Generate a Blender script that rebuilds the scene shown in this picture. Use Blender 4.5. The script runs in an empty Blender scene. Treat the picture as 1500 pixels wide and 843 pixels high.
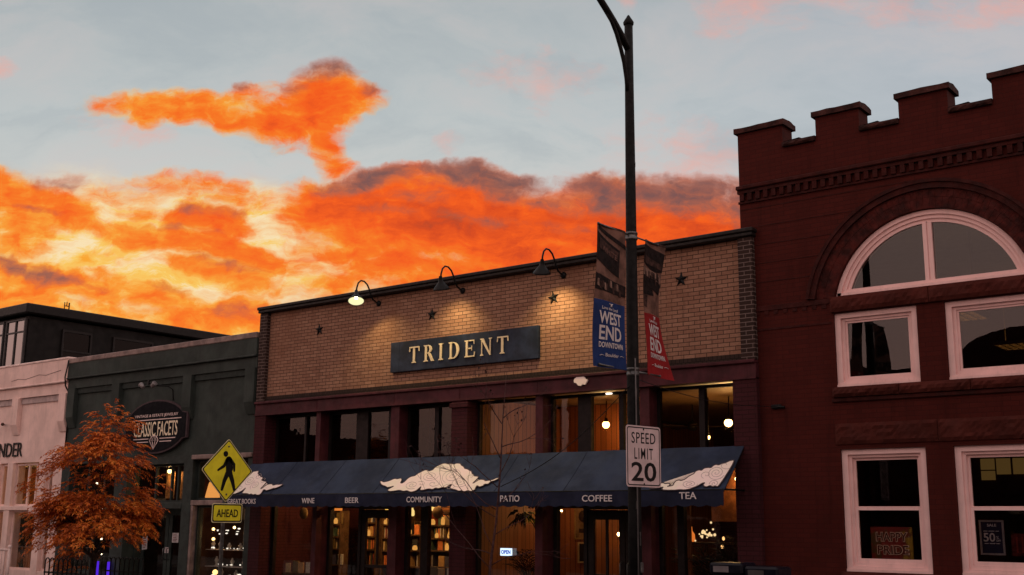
import bpy, bmesh, math, random
from math import radians as RAD, sin, cos, pi
from mathutils import Vector, Matrix
random.seed(7)
SC = bpy.context.scene
COL = SC.collection

# ------------------------------------------------------------------ camera
cam_d = bpy.data.cameras.new('camera'); cam = bpy.data.objects.new('camera', cam_d); COL.objects.link(cam)
cam_d.sensor_width = 36.0; cam_d.lens = 40.135; cam_d.clip_end = 5000; cam_d.clip_start = .1
RT = Vector((0.78526266, 0.6191041, 0.0085247)); UP = Vector((0.11740697, -0.16240738, 0.97971396)); FW = Vector((-0.60792941, 0.76833193, 0.20021958))
M = Matrix((RT, UP, -FW)).transposed().to_4x4(); M.translation = Vector((0, -16, 1.9)); cam.matrix_world = M
SC.camera = cam

# ------------------------------------------------------------------ shader helper
class NT:
    """short hand for building node trees"""
    def __init__(s, tree): s.t = tree; s.L = tree.links.new
    def n(s, typ, **kw):
        nd = s.t.nodes.new(typ)
        for k, v in kw.items(): setattr(nd, k, v)
        return nd
    def put(s, sock, v):
        if v is None: return
        if isinstance(v, bpy.types.NodeSocket): s.L(v, sock)
        else: sock.default_value = v
    def m(s, op, a, b=None, c=None, clamp=False):
        nd = s.n('ShaderNodeMath', operation=op, use_clamp=clamp)
        for i, v in enumerate((a, b, c)): s.put(nd.inputs[i], v)
        return nd.outputs[0]
    def v(s, op, a, b=None):
        nd = s.n('ShaderNodeVectorMath', operation=op); s.put(nd.inputs[0], a); s.put(nd.inputs[1], b)
        return nd.outputs['Value' if op in ('DOT_PRODUCT', 'LENGTH') else 'Vector']
    def scale(s, a, k):
        nd = s.n('ShaderNodeVectorMath', operation='SCALE'); s.put(nd.inputs[0], a); s.put(nd.inputs['Scale'], k); return nd.outputs[0]
    def xyz(s, x, y, z=0.0):
        nd = s.n('ShaderNodeCombineXYZ')
        for i, v in enumerate((x, y, z)): s.put(nd.inputs[i], v)
        return nd.outputs[0]
    def sep(s, v): nd = s.n('ShaderNodeSeparateXYZ'); s.put(nd.inputs[0], v); return nd.outputs
    def noise(s, vec, scale, detail=4, rough=.55, dist=0.0, col=False, dim='3D'):
        nd = s.n('ShaderNodeTexNoise', noise_dimensions=dim)
        s.put(nd.inputs['Vector'], vec); nd.inputs['Scale'].default_value = scale; nd.inputs['Detail'].default_value = detail
        nd.inputs['Roughness'].default_value = rough; nd.inputs['Distortion'].default_value = dist
        return nd.outputs['Color' if col else 'Fac']
    def rng(s, x, a, b, c=0.0, d=1.0, smooth=True):
        nd = s.n('ShaderNodeMapRange', interpolation_type='SMOOTHSTEP' if smooth else 'LINEAR', clamp=True) if smooth else s.n('ShaderNodeMapRange', clamp=True)
        s.put(nd.inputs[0], x)
        for i, v in enumerate((a, b, c, d)): nd.inputs[i + 1].default_value = v
        return nd.outputs[0]
    def mix(s, f, a, b, mode='MIX'):
        nd = s.n('ShaderNodeMix', data_type='RGBA', blend_type=mode)
        s.put(nd.inputs[0], f); s.put(nd.inputs[6], rgba(a)); s.put(nd.inputs[7], rgba(b)); return nd.outputs[2]
    def ramp(s, f, pts, inter='LINEAR'):
        nd = s.n('ShaderNodeValToRGB'); cr = nd.color_ramp; cr.interpolation = inter
        while len(cr.elements) < len(pts): cr.elements.new(.5)
        for e, (p, c) in zip(cr.elements, pts): e.position = p; e.color = rgba(c)
        s.put(nd.inputs[0], f); return nd.outputs[0]
    def mapping(s, vec, loc=(0,0,0), rot=(0,0,0), sc=(1,1,1), typ='POINT'):
        nd = s.n('ShaderNodeMapping', vector_type=typ); s.put(nd.inputs[0], vec)
        nd.inputs[1].default_value = loc; nd.inputs[2].default_value = rot; nd.inputs[3].default_value = sc
        return nd.outputs[0]
def rgba(c):
    if isinstance(c, bpy.types.NodeSocket) or c is None: return c
    return (c[0], c[1], c[2], 1.0) if len(c) == 3 else c
def srgb(r, g, b):
    f = lambda c: (c/255/12.92 if c/255 <= .04045 else ((c/255 + .055)/1.055)**2.4)
    return (f(r), f(g), f(b))

# ------------------------------------------------------------------ sky: sunset clouds given by their compass direction and elevation
# every cloud: (u, v, half width, half height, tilt, weight); u, v = tangents of bearing (from heading -38 deg) and elevation
FIRE = [(-0.339, 0.3762, 0.0538, 0.0146, -0.064, 0.7), (-0.2788, 0.3714, 0.057, 0.0198, -0.101, 1.0), (-0.2213, 0.3574, 0.0539, 0.0235, -0.209, 1.0), (-0.1719, 0.3777, 0.0391, 0.0331, 0.009, 1.15), (-0.1406, 0.3847, 0.0252, 0.016, 0.12, 0.75), (-0.1641, 0.3414, 0.02, 0.0341, 0.23, 0.8), (-0.1497, 0.3238, 0.01, 0.017, 0.284, 0.5), (-0.2565, 0.367, 0.0506, 0.0237, -0.101, 0.9), (-0.2088, 0.3575, 0.0379, 0.0262, -0.137, 0.9), (-0.2353, 0.3838, 0.0316, 0.016, 0.009, 0.6), (-0.3169, 0.3764, 0.0443, 0.0159, -0.064, 0.7), (-0.1427, 0.2684, 0.0742, 0.0418, 0.009, 1.3), (-0.1679, 0.2797, 0.031, 0.0256, 0.009, 0.8), (-0.1127, 0.2995, 0.0373, 0.0168, 0.009, 0.8), (-0.0317, 0.2873, 0.0558, 0.023, -0.1, 0.9), (0.0862, 0.2916, 0.0435, 0.0231, 0.009, 0.8), (-0.0684, 0.2646, 0.0803, 0.043, -0.081, 1.3), (-0.1185, 0.2865, 0.0372, 0.0256, 0.009, 1.0), (0.0058, 0.2525, 0.0862, 0.0441, -0.045, 1.3), (0.0859, 0.2628, 0.0741, 0.0455, 0.009, 1.2), (0.1538, 0.2602, 0.0677, 0.0418, -0.063, 1.1), (0.228, 0.2641, 0.0741, 0.038, 0.009, 1.1), (0.2023, 0.2321, 0.0921, 0.0375, 0.009, 1.1), (-0.3917, 0.1464, 0.1332, 0.0242, -0.061, 1.0), (-0.2709, 0.1444, 0.0965, 0.0206, 0.009, 1.0), (0.0427, 0.2182, 0.1224, 0.0311, 0.009, 1.1), (-0.091, 0.1828, 0.1095, 0.0148, 0.115, 0.6), (-0.4495, 0.2453, 0.0377, 0.0149, -0.237, 0.8), (-0.2443, 0.2062, 0.0372, 0.0159, -0.342, 0.9), (-0.3398, 0.259, 0.0375, 0.0113, -0.204, 0.6), (-0.1661, 0.2352, 0.043, 0.0189, 0.009, 0.7), (-0.1729, 0.2509, 0.0369, 0.0253, 0.009, 0.8), (-0.0307, 0.2175, 0.1165, 0.0342, 0.116, 1.0), (-0.1167, 0.2262, 0.0674, 0.0282, 0.099, 0.8), (-0.4538, 0.29, 0.0449, 0.0236, -0.376, 1.1), (-0.4092, 0.2775, 0.0633, 0.0212, -0.308, 1.0), (-0.4387, 0.2612, 0.0378, 0.0175, -0.238, 1.0), (-0.3541, 0.2844, 0.0439, 0.0165, -0.17, 0.6), (-0.2487, 0.2854, 0.0499, 0.014, -0.135, 0.55), (-0.3118, 0.3009, 0.0439, 0.0115, -0.135, 0.3), (-0.2601, 0.2673, 0.028, 0.0126, -0.17, 0.35), (-0.3017, 0.2434, 0.0681, 0.0188, -0.134, 1.1), (-0.2721, 0.2627, 0.0466, 0.0177, -0.134, 1.0), (-0.2394, 0.2282, 0.0593, 0.016, -0.429, 1.0), (-0.2021, 0.2191, 0.0371, 0.0099, -0.309, 0.5), (-0.2629, 0.2123, 0.0494, 0.0123, -0.238, 1.0), (-0.4281, 0.214, 0.0564, 0.0158, -0.338, 1.1), (-0.3841, 0.1988, 0.0621, 0.0146, -0.27, 1.0), (-0.4322, 0.1921, 0.0551, 0.0185, -0.079, 1.0), (-0.3164, 0.1901, 0.0493, 0.0146, -0.236, 1.0), (-0.2425, 0.1753, 0.0364, 0.0148, 0.009, 1.1), (-0.2783, 0.1657, 0.0851, 0.0183, -0.079, 0.8), (-0.3638, 0.1742, 0.0854, 0.0147, -0.097, 0.8), (-0.1645, 0.1976, 0.0425, 0.0162, 0.152, 0.7), (-0.3433, 0.2241, 0.0248, 0.0075, -0.168, 0.3), (-0.3829, 0.2586, 0.0439, 0.0125, -0.239, 0.7), (-0.4513, 0.2643, 0.0505, 0.0187, -0.272, 0.8), (-0.3222, 0.2719, 0.0374, 0.0101, -0.134, 0.6), (-0.2133, 0.1972, 0.0369, 0.0111, -0.238, 0.7), (-0.348, 0.2053, 0.0371, 0.0098, -0.202, 0.6)]
CAPS = [(-0.1315, 0.3039, 0.0497, 0.0117, 0.1, 0.9), (-0.0691, 0.2967, 0.0311, 0.0077, 0.009, 0.5), (-0.0163, 0.2971, 0.059, 0.0142, -0.118, 1.1), (0.0862, 0.2981, 0.0622, 0.0206, 0.009, 0.9), (0.1576, 0.2935, 0.0619, 0.0219, -0.082, 1.0), (0.2071, 0.2888, 0.0495, 0.0231, -0.064, 0.9), (-0.3929, 0.3041, 0.0189, 0.0077, -0.17, 0.5), (-0.17, 0.4092, 0.0292, 0.0121, 0.009, 0.9), (-0.1978, 0.3935, 0.0139, 0.008, 0.009, 0.4), (-0.2454, 0.3951, 0.019, 0.0067, 0.009, 0.5), (-0.1314, 0.3941, 0.0127, 0.0094, 0.009, 0.5), (-0.1224, 0.3091, 0.0249, 0.0104, 0.009, 1.1), (-0.1564, 0.3036, 0.0248, 0.0091, 0.155, 0.7), (-0.0382, 0.3021, 0.056, 0.0142, -0.136, 1.15), (-0.007, 0.2921, 0.0373, 0.0116, -0.208, 0.8), (0.0303, 0.2821, 0.0371, 0.0103, -0.136, 0.7), (0.0862, 0.2942, 0.0373, 0.0218, 0.081, 0.85), (0.1451, 0.2896, 0.0464, 0.0193, -0.1, 0.75), (0.1916, 0.2887, 0.0432, 0.0219, -0.136, 0.8), (0.223, 0.2987, 0.0373, 0.0142, 0.009, 0.7), (0.0551, 0.2875, 0.031, 0.009, 0.009, 0.6), (0.1112, 0.3074, 0.0249, 0.0091, 0.009, 0.7), (-0.0937, 0.2861, 0.0435, 0.0064, -0.099, 0.35), (-0.1182, 0.2744, 0.0372, 0.0045, -0.063, 0.3), (-0.0314, 0.2675, 0.0433, 0.0051, -0.135, 0.3), (0.0427, 0.2586, 0.0432, 0.0051, -0.027, 0.25), (-0.4337, 0.3076, 0.0258, 0.0075, -0.411, 0.3), (-0.4051, 0.3014, 0.0192, 0.0063, -0.344, 0.45), (-0.2728, 0.273, 0.0436, 0.0051, -0.134, 0.4), (-0.2963, 0.2555, 0.0373, 0.0044, -0.134, 0.35), (-0.4351, 0.2227, 0.0442, 0.0073, -0.372, 0.7), (-0.2573, 0.2199, 0.0371, 0.0062, -0.238, 0.4), (-0.3905, 0.2024, 0.0373, 0.0061, -0.27, 0.4), (-0.2427, 0.179, 0.0243, 0.0074, 0.009, 0.45), (-0.4339, 0.2766, 0.0285, 0.005, -0.273, 0.4), (-0.3046, 0.1957, 0.0246, 0.0049, -0.167, 0.3)]
GLOW = [(-0.3504, 0.2367, 0.2035, 0.065, -0.133, 1.0), (-0.4246, 0.2423, 0.0997, 0.0211, -0.203, 1.0), (-0.1959, 0.216, 0.0917, 0.0373, 0.009, 0.7), (-0.3369, 0.2211, 0.0931, 0.016, -0.255, 1.1), (-0.4243, 0.2392, 0.0375, 0.0112, -0.203, 0.9), (-0.4189, 0.1799, 0.0737, 0.0122, -0.166, 0.8), (-0.2226, 0.26, 0.0504, 0.037, -0.518, 0.8), (-0.2545, 0.1721, 0.1821, 0.0366, -0.062, 0.6), (-0.0794, 0.2046, 0.1223, 0.0187, 0.152, 0.5), (-0.3096, 0.2688, 0.1488, 0.019, -0.099, 0.5)]
PINK = [(0.2162, 0.4729, 0.0514, 0.0234, 0.009, 0.55), (0.2745, 0.4838, 0.0709, 0.0166, 0.009, 0.5), (-0.0177, 0.416, 0.0191, 0.0175, 0.009, 0.35), (0.0287, 0.403, 0.0152, 0.0334, -0.102, 0.5), (-0.0624, 0.3338, 0.0163, 0.0092, 0.155, 0.5), (0.0109, 0.4129, 0.0445, 0.0202, 0.009, 0.2), (0.1019, 0.4808, 0.009, 0.0124, 0.009, 0.5), (0.1554, 0.3377, 0.0689, 0.0248, 0.009, 0.55), (-0.4775, 0.4051, 0.0127, 0.0081, 0.009, 0.6), (0.4162, 0.4851, 0.1289, 0.0208, 0.009, 0.45), (0.3256, 0.4773, 0.0386, 0.0166, 0.009, 0.4), (-0.3593, 0.3528, 0.038, 0.0092, -0.136, 0.25)]

w = bpy.data.worlds.new('World'); SC.world = w; w.use_nodes = True
w.node_tree.nodes.clear()
T = NT(w.node_tree)
d = T.n('ShaderNodeTexCoord').outputs['Generated']
H0 = RAD(-38.3522)
df = T.v('DOT_PRODUCT', d, (sin(H0), cos(H0), 0)); dr = T.v('DOT_PRODUCT', d, (cos(H0), -sin(H0), 0)); dz = T.sep(d)[2]
dfc = T.m('MAXIMUM', df, .12)
u = T.m('DIVIDE', dr, dfc); v = T.m('DIVIDE', dz, dfc)
P = T.xyz(u, v, 0.0)
front = T.rng(df, .25, .6)
n1 = T.noise(P, 7, 3, .5, col=True); n2 = T.noise(P, 24, 4, .6, col=True)
half = (.5, .5, .5)
wp = T.v('ADD', T.v('ADD', P, T.v('MULTIPLY', T.v('SUBTRACT', n1, half), (.07, .045, 0))), T.v('MULTIPLY', T.v('SUBTRACT', n2, half), (.028, .022, 0)))
def after(pos, prev):          # the same position, but evaluated after prev (keeps the shader's stack small)
    nd = T.n('ShaderNodeVectorMath', operation='MULTIPLY_ADD'); T.L(prev, nd.inputs[0]); nd.inputs[1].default_value = (1e-7,)*3; T.L(pos, nd.inputs[2]); return nd.outputs[0]
last = [None]
def field(blobs, pos):
    acc = None
    base_pos = pos
    for (cx, cy, rx, ry, a, wt) in blobs:
        pos = base_pos if last[0] is None else after(base_pos, last[0])
        q = T.mapping(pos, (cx, cy, 0), (0, 0, a), (rx, ry, 1), 'TEXTURE')
        e = T.m('MULTIPLY_ADD', T.v('DOT_PRODUCT', q, q), -wt*.75, wt)
        acc = e if acc is None else T.m('SMOOTH_MAX', acc, e, .25)
        last[0] = acc
    return T.m('MAXIMUM', acc, -1.0)
Ps = T.mapping(P, (0,0,0), (0,0,.24), (1, 1.9, 1))
Pw = T.v('ADD', Ps, T.v('MULTIPLY', T.v('SUBTRACT', n2, half), (.05, .03, 0)))
fb = T.noise(Pw, 13, 9, .64, .2)
fine = T.noise(Pw, 40, 7, .66, .4)
fbs = T.m('MULTIPLY', T.m('SUBTRACT', fb, .5), 2.0); fis = T.m('MULTIPLY', T.m('SUBTRACT', fine, .5), 2.0)
puff = T.m('SUBTRACT', T.m('ABSOLUTE', T.m('MULTIPLY_ADD', T.noise(wp, 21, 5, .55, .1), 2.0, -1.0)), .22)      # rounded billows with creases between
fire = T.m('ADD', T.m('ADD', T.m('ADD', field(FIRE, wp), T.m('MULTIPLY', fbs, 1.0)), T.m('MULTIPLY', fis, .22)), T.m('MULTIPLY', puff, .6))
caps = T.m('ADD', T.m('ADD', T.m('ADD', field(CAPS, wp), T.m('MULTIPLY', fbs, .6)), T.m('MULTIPLY', fis, .3)), T.m('MULTIPLY', puff, .9))
glow = T.m('ADD', field(GLOW, wp), T.m('MULTIPLY', fbs, .4))
pink = T.m('ADD', T.m('ADD', field(PINK, wp), T.m('MULTIPLY', fbs, 1.3)), T.m('MULTIPLY', fis, .5))
# base sky
base = T.ramp(T.m('MULTIPLY', v, 1.6), [(0, srgb(255, 205, 150)), (.30, srgb(236, 214, 192)), (.42, srgb(212, 213, 209)), (.58, srgb(194, 201, 202)), (.78, srgb(179, 186, 189)), (1, srgb(174, 178, 185))])
base = T.mix(T.m('MULTIPLY', T.rng(u, -.05, .45), .5), base, T.ramp(v, [(.1, srgb(226, 150, 130)), (.24, srgb(204, 186, 186)), (.34, srgb(186, 194, 206)), (.5, srgb(180, 184, 196))]))
wisp = T.noise(T.mapping(wp, (0,0,0), (0,0,-.25), (1, 2.6, 1)), 4.5, 7, .62, .6)
base = T.mix(T.m('MULTIPLY', T.rng(wisp, .44, .70), .40), base, srgb(214, 202, 200)); base = T.mix(T.m('MULTIPLY', T.rng(wisp, .52, .32), .35), base, srgb(160, 172, 180))
c = T.mix(T.m('MULTIPLY', T.rng(pink, -.15, 1.1), .65), base, srgb(246, 172, 156))
# cream and yellow glow round the set sun
streak = T.noise(T.mapping(wp, (0,0,0), (0,0,.30), (1, 3.4, 1)), 11, 8, .66, .5)
hot = T.ramp(T.m('ADD', T.m('MULTIPLY', glow, .25), T.m('ADD', T.m('MULTIPLY', T.m('SUBTRACT', streak, .5), 1.9), .22)), [(0, srgb(236, 176, 140)), (.22, srgb(252, 206, 150)), (.44, srgb(255, 232, 186)), (.60, srgb(255, 206, 100)), (.78, srgb(255, 168, 46))])
c = T.mix(T.rng(glow, -.25, .75), c, hot)
# lit cloud bodies: peach edges, orange, deep red cores
heat = T.m('ADD', T.m('ADD', T.m('MULTIPLY', fire, .36), T.m('MULTIPLY', T.m('SUBTRACT', streak, .5), -.80)), T.m('ADD', T.m('MULTIPLY_ADD', u, .55, .21), T.m('MULTIPLY', fis, .2)))
heat = T.m('ADD', heat, T.m('ADD', T.m('MINIMUM', T.m('MULTIPLY', T.m('SUBTRACT', v, .24), 1.2), T.m('MULTIPLY', T.m('SUBTRACT', .40, v), .7)), T.m('MULTIPLY', puff, .18)))
body = T.ramp(heat, [(0, srgb(255, 198, 96)), (.14, srgb(255, 160, 52)), (.32, srgb(255, 122, 28)), (.52, srgb(252, 94, 20)), (.74, srgb(222, 74, 22)), (1, srgb(168, 66, 40))])
c = T.mix(T.rng(fire, -.18, .62), c, body)
# mauve grey tops in shade
capc = T.ramp(T.m('ADD', T.m('MULTIPLY', caps, .55), T.m('MULTIPLY', fis, .4)), [(0, srgb(214, 104, 60)), (.3, srgb(172, 98, 78)), (.6, srgb(122, 86, 84)), (1, srgb(98, 80, 88))])
c = T.mix(T.m('MULTIPLY', T.rng(caps, -.12, .80), .95), c, capc)
# rest of the dome: pale dusk with rosy clouds
nb = T.noise(T.v('MULTIPLY', d, (1, 1, 2.2)), 2.3, 7, .58, .3)
back = T.ramp(dz, [(0, (.95, .56, .49)), (.12, (1.22, .74, .64)), (.34, (1.02, .80, .74)), (1, (.62, .60, .62))])
back = T.mix(T.m('MULTIPLY', T.rng(nb, .48, .66), .7), back, (1.30, .70, .56))
c = T.mix(front, back, c)
ST = T.n('ShaderNodeTexSky', sky_type='NISHITA', sun_disc=False)
ST.sun_elevation = RAD(2.0); ST.sun_rotation = RAD(-59); ST.altitude = 1600; ST.air_density = 1.2; ST.dust_density = 2.0
bg1 = T.n('ShaderNodeBackground'); T.L(ST.outputs[0], bg1.inputs[0]); bg1.inputs[1].default_value = .06
bg2 = T.n('ShaderNodeBackground'); T.L(c, bg2.inputs[0]); bg2.inputs[1].default_value = 1.0
ms = T.n('ShaderNodeMixShader'); ms.inputs[0].default_value = .92; T.L(bg1.outputs[0], ms.inputs[1]); T.L(bg2.outputs[0], ms.inputs[2])
T.L(ms.outputs[0], T.n('ShaderNodeOutputWorld').inputs[0])
w.cycles.sampling_method = 'MANUAL'; w.cycles.sample_map_resolution = 512

sun_d = bpy.data.lights.new('sun', 'SUN'); sun = bpy.data.objects.new('sun', sun_d); COL.objects.link(sun)
sun_d.energy = .35; sun_d.angle = RAD(.53); sun_d.color = (1, .5, .22)
sd = Vector((sin(RAD(-59))*cos(RAD(2)), cos(RAD(-59))*cos(RAD(2)), sin(RAD(2))))
sun.rotation_euler = sd.to_track_quat('Z', 'Y').to_euler()

vs = SC.view_settings; vs.view_transform = 'Standard'; vs.look = 'None'; vs.exposure = 0; vs.gamma = 1; vs.use_curve_mapping = False

# ------------------------------------------------------------------ mesh helpers
class MB:
    """collects boxes, prisms, tubes and lathes (world coordinates) into ONE mesh"""
    def __init__(s): s.v = []; s.f = []; s.sm = []
    def add(s, vs, fs, smooth=False):
        o = len(s.v); s.v += [tuple(p) for p in vs]; s.f += [[o + i for i in f] for f in fs]; s.sm += [smooth]*len(fs); return s
    def box(s, x0, x1, y0, y1, z0, z1):
        return s.add([(x, y, z) for x in (x0, x1) for y in (y0, y1) for z in (z0, z1)],
                     [(0,1,3,2), (4,6,7,5), (0,4,5,1), (2,3,7,6), (0,2,6,4), (1,5,7,3)])
    def bev(s, x0, x1, y0, y1, z0, z1, b=.01):
        """box with chamfered edges"""
        bm = bmesh.new(); bmesh.ops.create_cube(bm, size=1)
        for q in bm.verts: q.co = Vector(((x0+x1)/2 + q.co.x*(x1-x0), (y0+y1)/2 + q.co.y*(y1-y0), (z0+z1)/2 + q.co.z*(z1-z0)))
        bmesh.ops.bevel(bm, geom=bm.edges[:], offset=b, segments=1, affect='EDGES')
        return s.bm(bm)
    def bm(s, bm, smooth=False, xf=None):
        bm.verts.index_update(); vs = [q.co.copy() for q in bm.verts]
        if xf: vs = [xf(q) for q in vs]
        fs = [[q.index for q in f.verts] for f in bm.faces]; bm.free(); return s.add(vs, fs, smooth)
    def prism(s, poly, xf, h0, h1):
        """flat outline (a, b) extruded from h0 to h1, xf maps (a, b, h) to the world"""
        n = len(poly); bm = bmesh.new()
        lo = [bm.verts.new((a, b, h0)) for a, b in poly]; hi = [bm.verts.new((a, b, h1)) for a, b in poly]
        for i in range(n): j = (i+1) % n; bm.faces.new((lo[i], lo[j], hi[j], hi[i]))
        f1 = bm.faces.new(hi); f2 = bm.faces.new(lo[::-1])
        bmesh.ops.triangulate(bm, faces=[f1, f2]); bmesh.ops.recalc_face_normals(bm, faces=bm.faces[:])
        return s.bm(bm, False, lambda q: xf(q.x, q.y, q.z))
    def tube(s, pts, r, n=8, cap=True):
        pts = [Vector(p) for p in pts]; R = r if isinstance(r, (list, tuple)) else [r]*len(pts); rings = []
        ref = None
        for i, p in enumerate(pts):
            t = (pts[min(i+1, len(pts)-1)] - pts[max(i-1, 0)]).normalized()
            if ref is None:
                ref = Vector((0, 0, 1)) if abs(t.z) < .9 else Vector((1, 0, 0))
            a = (ref - t*ref.dot(t)).normalized(); b = t.cross(a); ref = a
            rings.append([p + a*R[i]*cos(2*pi*k/n) + b*R[i]*sin(2*pi*k/n) for k in range(n)])
        vs = [q for g in rings for q in g]; m = len(pts)
        fs = [(i*n+k, i*n+(k+1) % n, (i+1)*n+(k+1) % n, (i+1)*n+k) for i in range(m-1) for k in range(n)]
        if cap: fs += [list(range(n))[::-1], [(m-1)*n+k for k in range(n)]]
        return s.add(vs, fs, True)
    def lathe(s, prof, c, n=24, xf=None, closed=True):
        """(radius, height) profile spun about the vertical through c"""
        c = Vector(c); vs = []
        for r, h in prof:
            for k in range(n):
                q = Vector((r*cos(2*pi*k/n), r*sin(2*pi*k/n), h)); vs.append(c + (xf @ q if xf else q))
        m = len(prof); fs = [(i*n+k, i*n+(k+1) % n, (i+1)*n+(k+1) % n, (i+1)*n+k) for i in range(m-1) for k in range(n)]
        if closed: fs += [list(range(n))[::-1], [(m-1)*n+k for k in range(n)]]
        return s.add(vs, fs, True)
    def ball(s, c, r, n=12, sq=(1, 1, 1)):
        c = Vector(c); prof = [(max(r*sin(pi*i/n), 1e-4), -r*cos(pi*i/n)) for i in range(n+1)]
        return s.lathe(prof, c, n*2, Matrix.Diagonal(sq))
    def part(s, name, mat, parent, label=None, kind=None, loc=None):
        """link as a mesh child of parent (an object standing at a world position, unrotated while building)"""
        base = ORIG.get(parent.name, Vector((0, 0, 0)))
        me = bpy.data.meshes.new(name); me.from_pydata([(x-base.x, y-base.y, z-base.z) for x, y, z in s.v], [], s.f)
        me.polygons.foreach_set('use_smooth', s.sm); me.materials.append(mat); me.update()
        o = bpy.data.objects.new(name, me); COL.objects.link(o); o.parent = parent; ORIG[o.name] = base
        if label: o['label'] = label
        if kind: o['kind'] = kind
        return o
    def solo(s, name, mat, label=None, cat=None, group=None, kind=None, base=None):
        """link as a top-level thing of one mesh"""
        if base is None:
            xs, ys, zs = zip(*s.v); base = ((min(xs)+max(xs))/2, (min(ys)+max(ys))/2, min(zs))
        if kind == 'structure': base = (0, 0, 0)
        me = bpy.data.meshes.new(name); me.from_pydata([(x-base[0], y-base[1], z-base[2]) for x, y, z in s.v], [], s.f)
        me.polygons.foreach_set('use_smooth', s.sm); me.materials.append(mat); me.update()
        o = bpy.data.objects.new(name, me); COL.objects.link(o); o.location = base; ORIG[o.name] = Vector(base)
        tag(o, label, cat, group, kind); return o
ORIG = {}
def tag(o, label=None, cat=None, group=None, kind=None):
    if label: o['label'] = label
    if cat: o['category'] = cat
    if group: o['group'] = group
    if kind: o['kind'] = kind
    return o
def thing(name, label, cat, loc, group=None):
    o = bpy.data.objects.new(name, None); COL.objects.link(o); o.location = loc; o.empty_display_size = .2
    ORIG[o.name] = Vector(loc); return tag(o, label, cat, group)
def dup(o, loc, rotz=None, label=None, parent=None):
    """copy a thing with its parts and their sub-parts"""
    c = o.copy(); COL.objects.link(c)
    if parent is None:
        c.location = loc
        if rotz is not None: c.rotation_euler.z = rotz
        if label: c['label'] = label
    else: c.parent = parent
    for ch in list(o.children): dup(ch, None, parent=c)
    return c
def wall_cells(mb, x0, x1, z0, z1, y0, y1, holes, reveal=True, skip=()):
    """a wall along X from y0 (front) to y1 (back) with rectangular holes (hx0, hx1, hz0, hz1)"""
    xs = sorted({x0, x1, *[h[0] for h in holes], *[h[1] for h in holes]}); zs = sorted({z0, z1, *[h[2] for h in holes], *[h[3] for h in holes]})
    for i in range(len(xs)-1):
        for j in range(len(zs)-1):
            cx, cz = (xs[i]+xs[i+1])/2, (zs[j]+zs[j+1])/2
            if any(h[0] < cx < h[1] and h[2] < cz < h[3] for h in list(holes)+list(skip)): continue
            a, b, c, e = xs[i], xs[i+1], zs[j], zs[j+1]
            mb.add([(a,y0,c), (b,y0,c), (b,y0,e), (a,y0,e)], [(0,1,2,3)])
            mb.add([(a,y1,c), (b,y1,c), (b,y1,e), (a,y1,e)], [(3,2,1,0)])
    if reveal:
        for a, b, c, e in holes:
            mb.add([(a,y0,c), (a,y1,c), (a,y1,e), (a,y0,e)], [(0,3,2,1)]); mb.add([(b,y0,c), (b,y1,c), (b,y1,e), (b,y0,e)], [(0,1,2,3)])
            mb.add([(a,y0,c), (b,y0,c), (b,y1,c), (a,y1,c)], [(0,3,2,1)]); mb.add([(a,y0,e), (b,y0,e), (b,y1,e), (a,y1,e)], [(0,1,2,3)])
    mb.add([(x0,y0,z0), (x0,y1,z0), (x0,y1,z1), (x0,y0,z1)], [(0,3,2,1)]); mb.add([(x1,y0,z0), (x1,y1,z0), (x1,y1,z1), (x1,y0,z1)], [(0,1,2,3)])
    mb.add([(x0,y0,z1), (x1,y0,z1), (x1,y1,z1), (x0,y1,z1)], [(0,1,2,3)])
    return mb
def frame(mb, x0, x1, z0, z1, y0, y1, w, wb=None, wt=None):
    """four butted bars round an opening"""
    wb = wb or w; wt = wt or w
    mb.box(x0, x0+w, y0, y1, z0, z1); mb.box(x1-w, x1, y0, y1, z0, z1); mb.box(x0+w, x1-w, y0, y1, z0, z0+wb); mb.box(x0+w, x1-w, y0, y1, z1-wt, z1); return mb
# lettering with the built-in face: returns (vertices, faces) with x to the right, y up, z towards the reader, fitted to a box
def letters(s, x0, y0, wd, ht, depth=.01, bold=0.0, shear=0.0, spacing=1.0):
    cu = bpy.data.curves.new('lettering', 'FONT'); cu.body = s; cu.size = 1; cu.extrude = .02; cu.offset = bold; cu.shear = shear; cu.space_character = spacing; cu.resolution_u = 3
    o = bpy.data.objects.new('lettering', cu); COL.objects.link(o)
    dg = bpy.context.evaluated_depsgraph_get(); dg.update()
    me = bpy.data.meshes.new_from_object(o.evaluated_get(dg))
    vs = [q.co.copy() for q in me.vertices]; fs = [list(p.vertices) for p in me.polygons]
    bpy.data.objects.remove(o); bpy.data.curves.remove(cu); bpy.data.meshes.remove(me)
    ax, bx = min(q.x for q in vs), max(q.x for q in vs); ay, by = min(q.y for q in vs), max(q.y for q in vs)
    kx = wd/max(bx-ax, 1e-6); ky = ht/max(by-ay, 1e-6)
    if wd == 0: kx = ky
    return [Vector((x0+(q.x-ax)*kx, y0+(q.y-ay)*ky, (q.z+.02)/.04*depth)) for q in vs], fs
def write(mb, xf, s, x0, y0, wd, ht, **kw):
    vs, fs = letters(s, x0, y0, wd, ht, **kw); return mb.add([xf(q.x, q.y, q.z) for q in vs], fs)
south = lambda y: (lambda a, b, h: (a, y - h, b))              # reads from the street (facing -Y)
east = lambda x: (lambda a, b, h: (x + h, a, b))               # faces along the street (facing +X)

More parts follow.
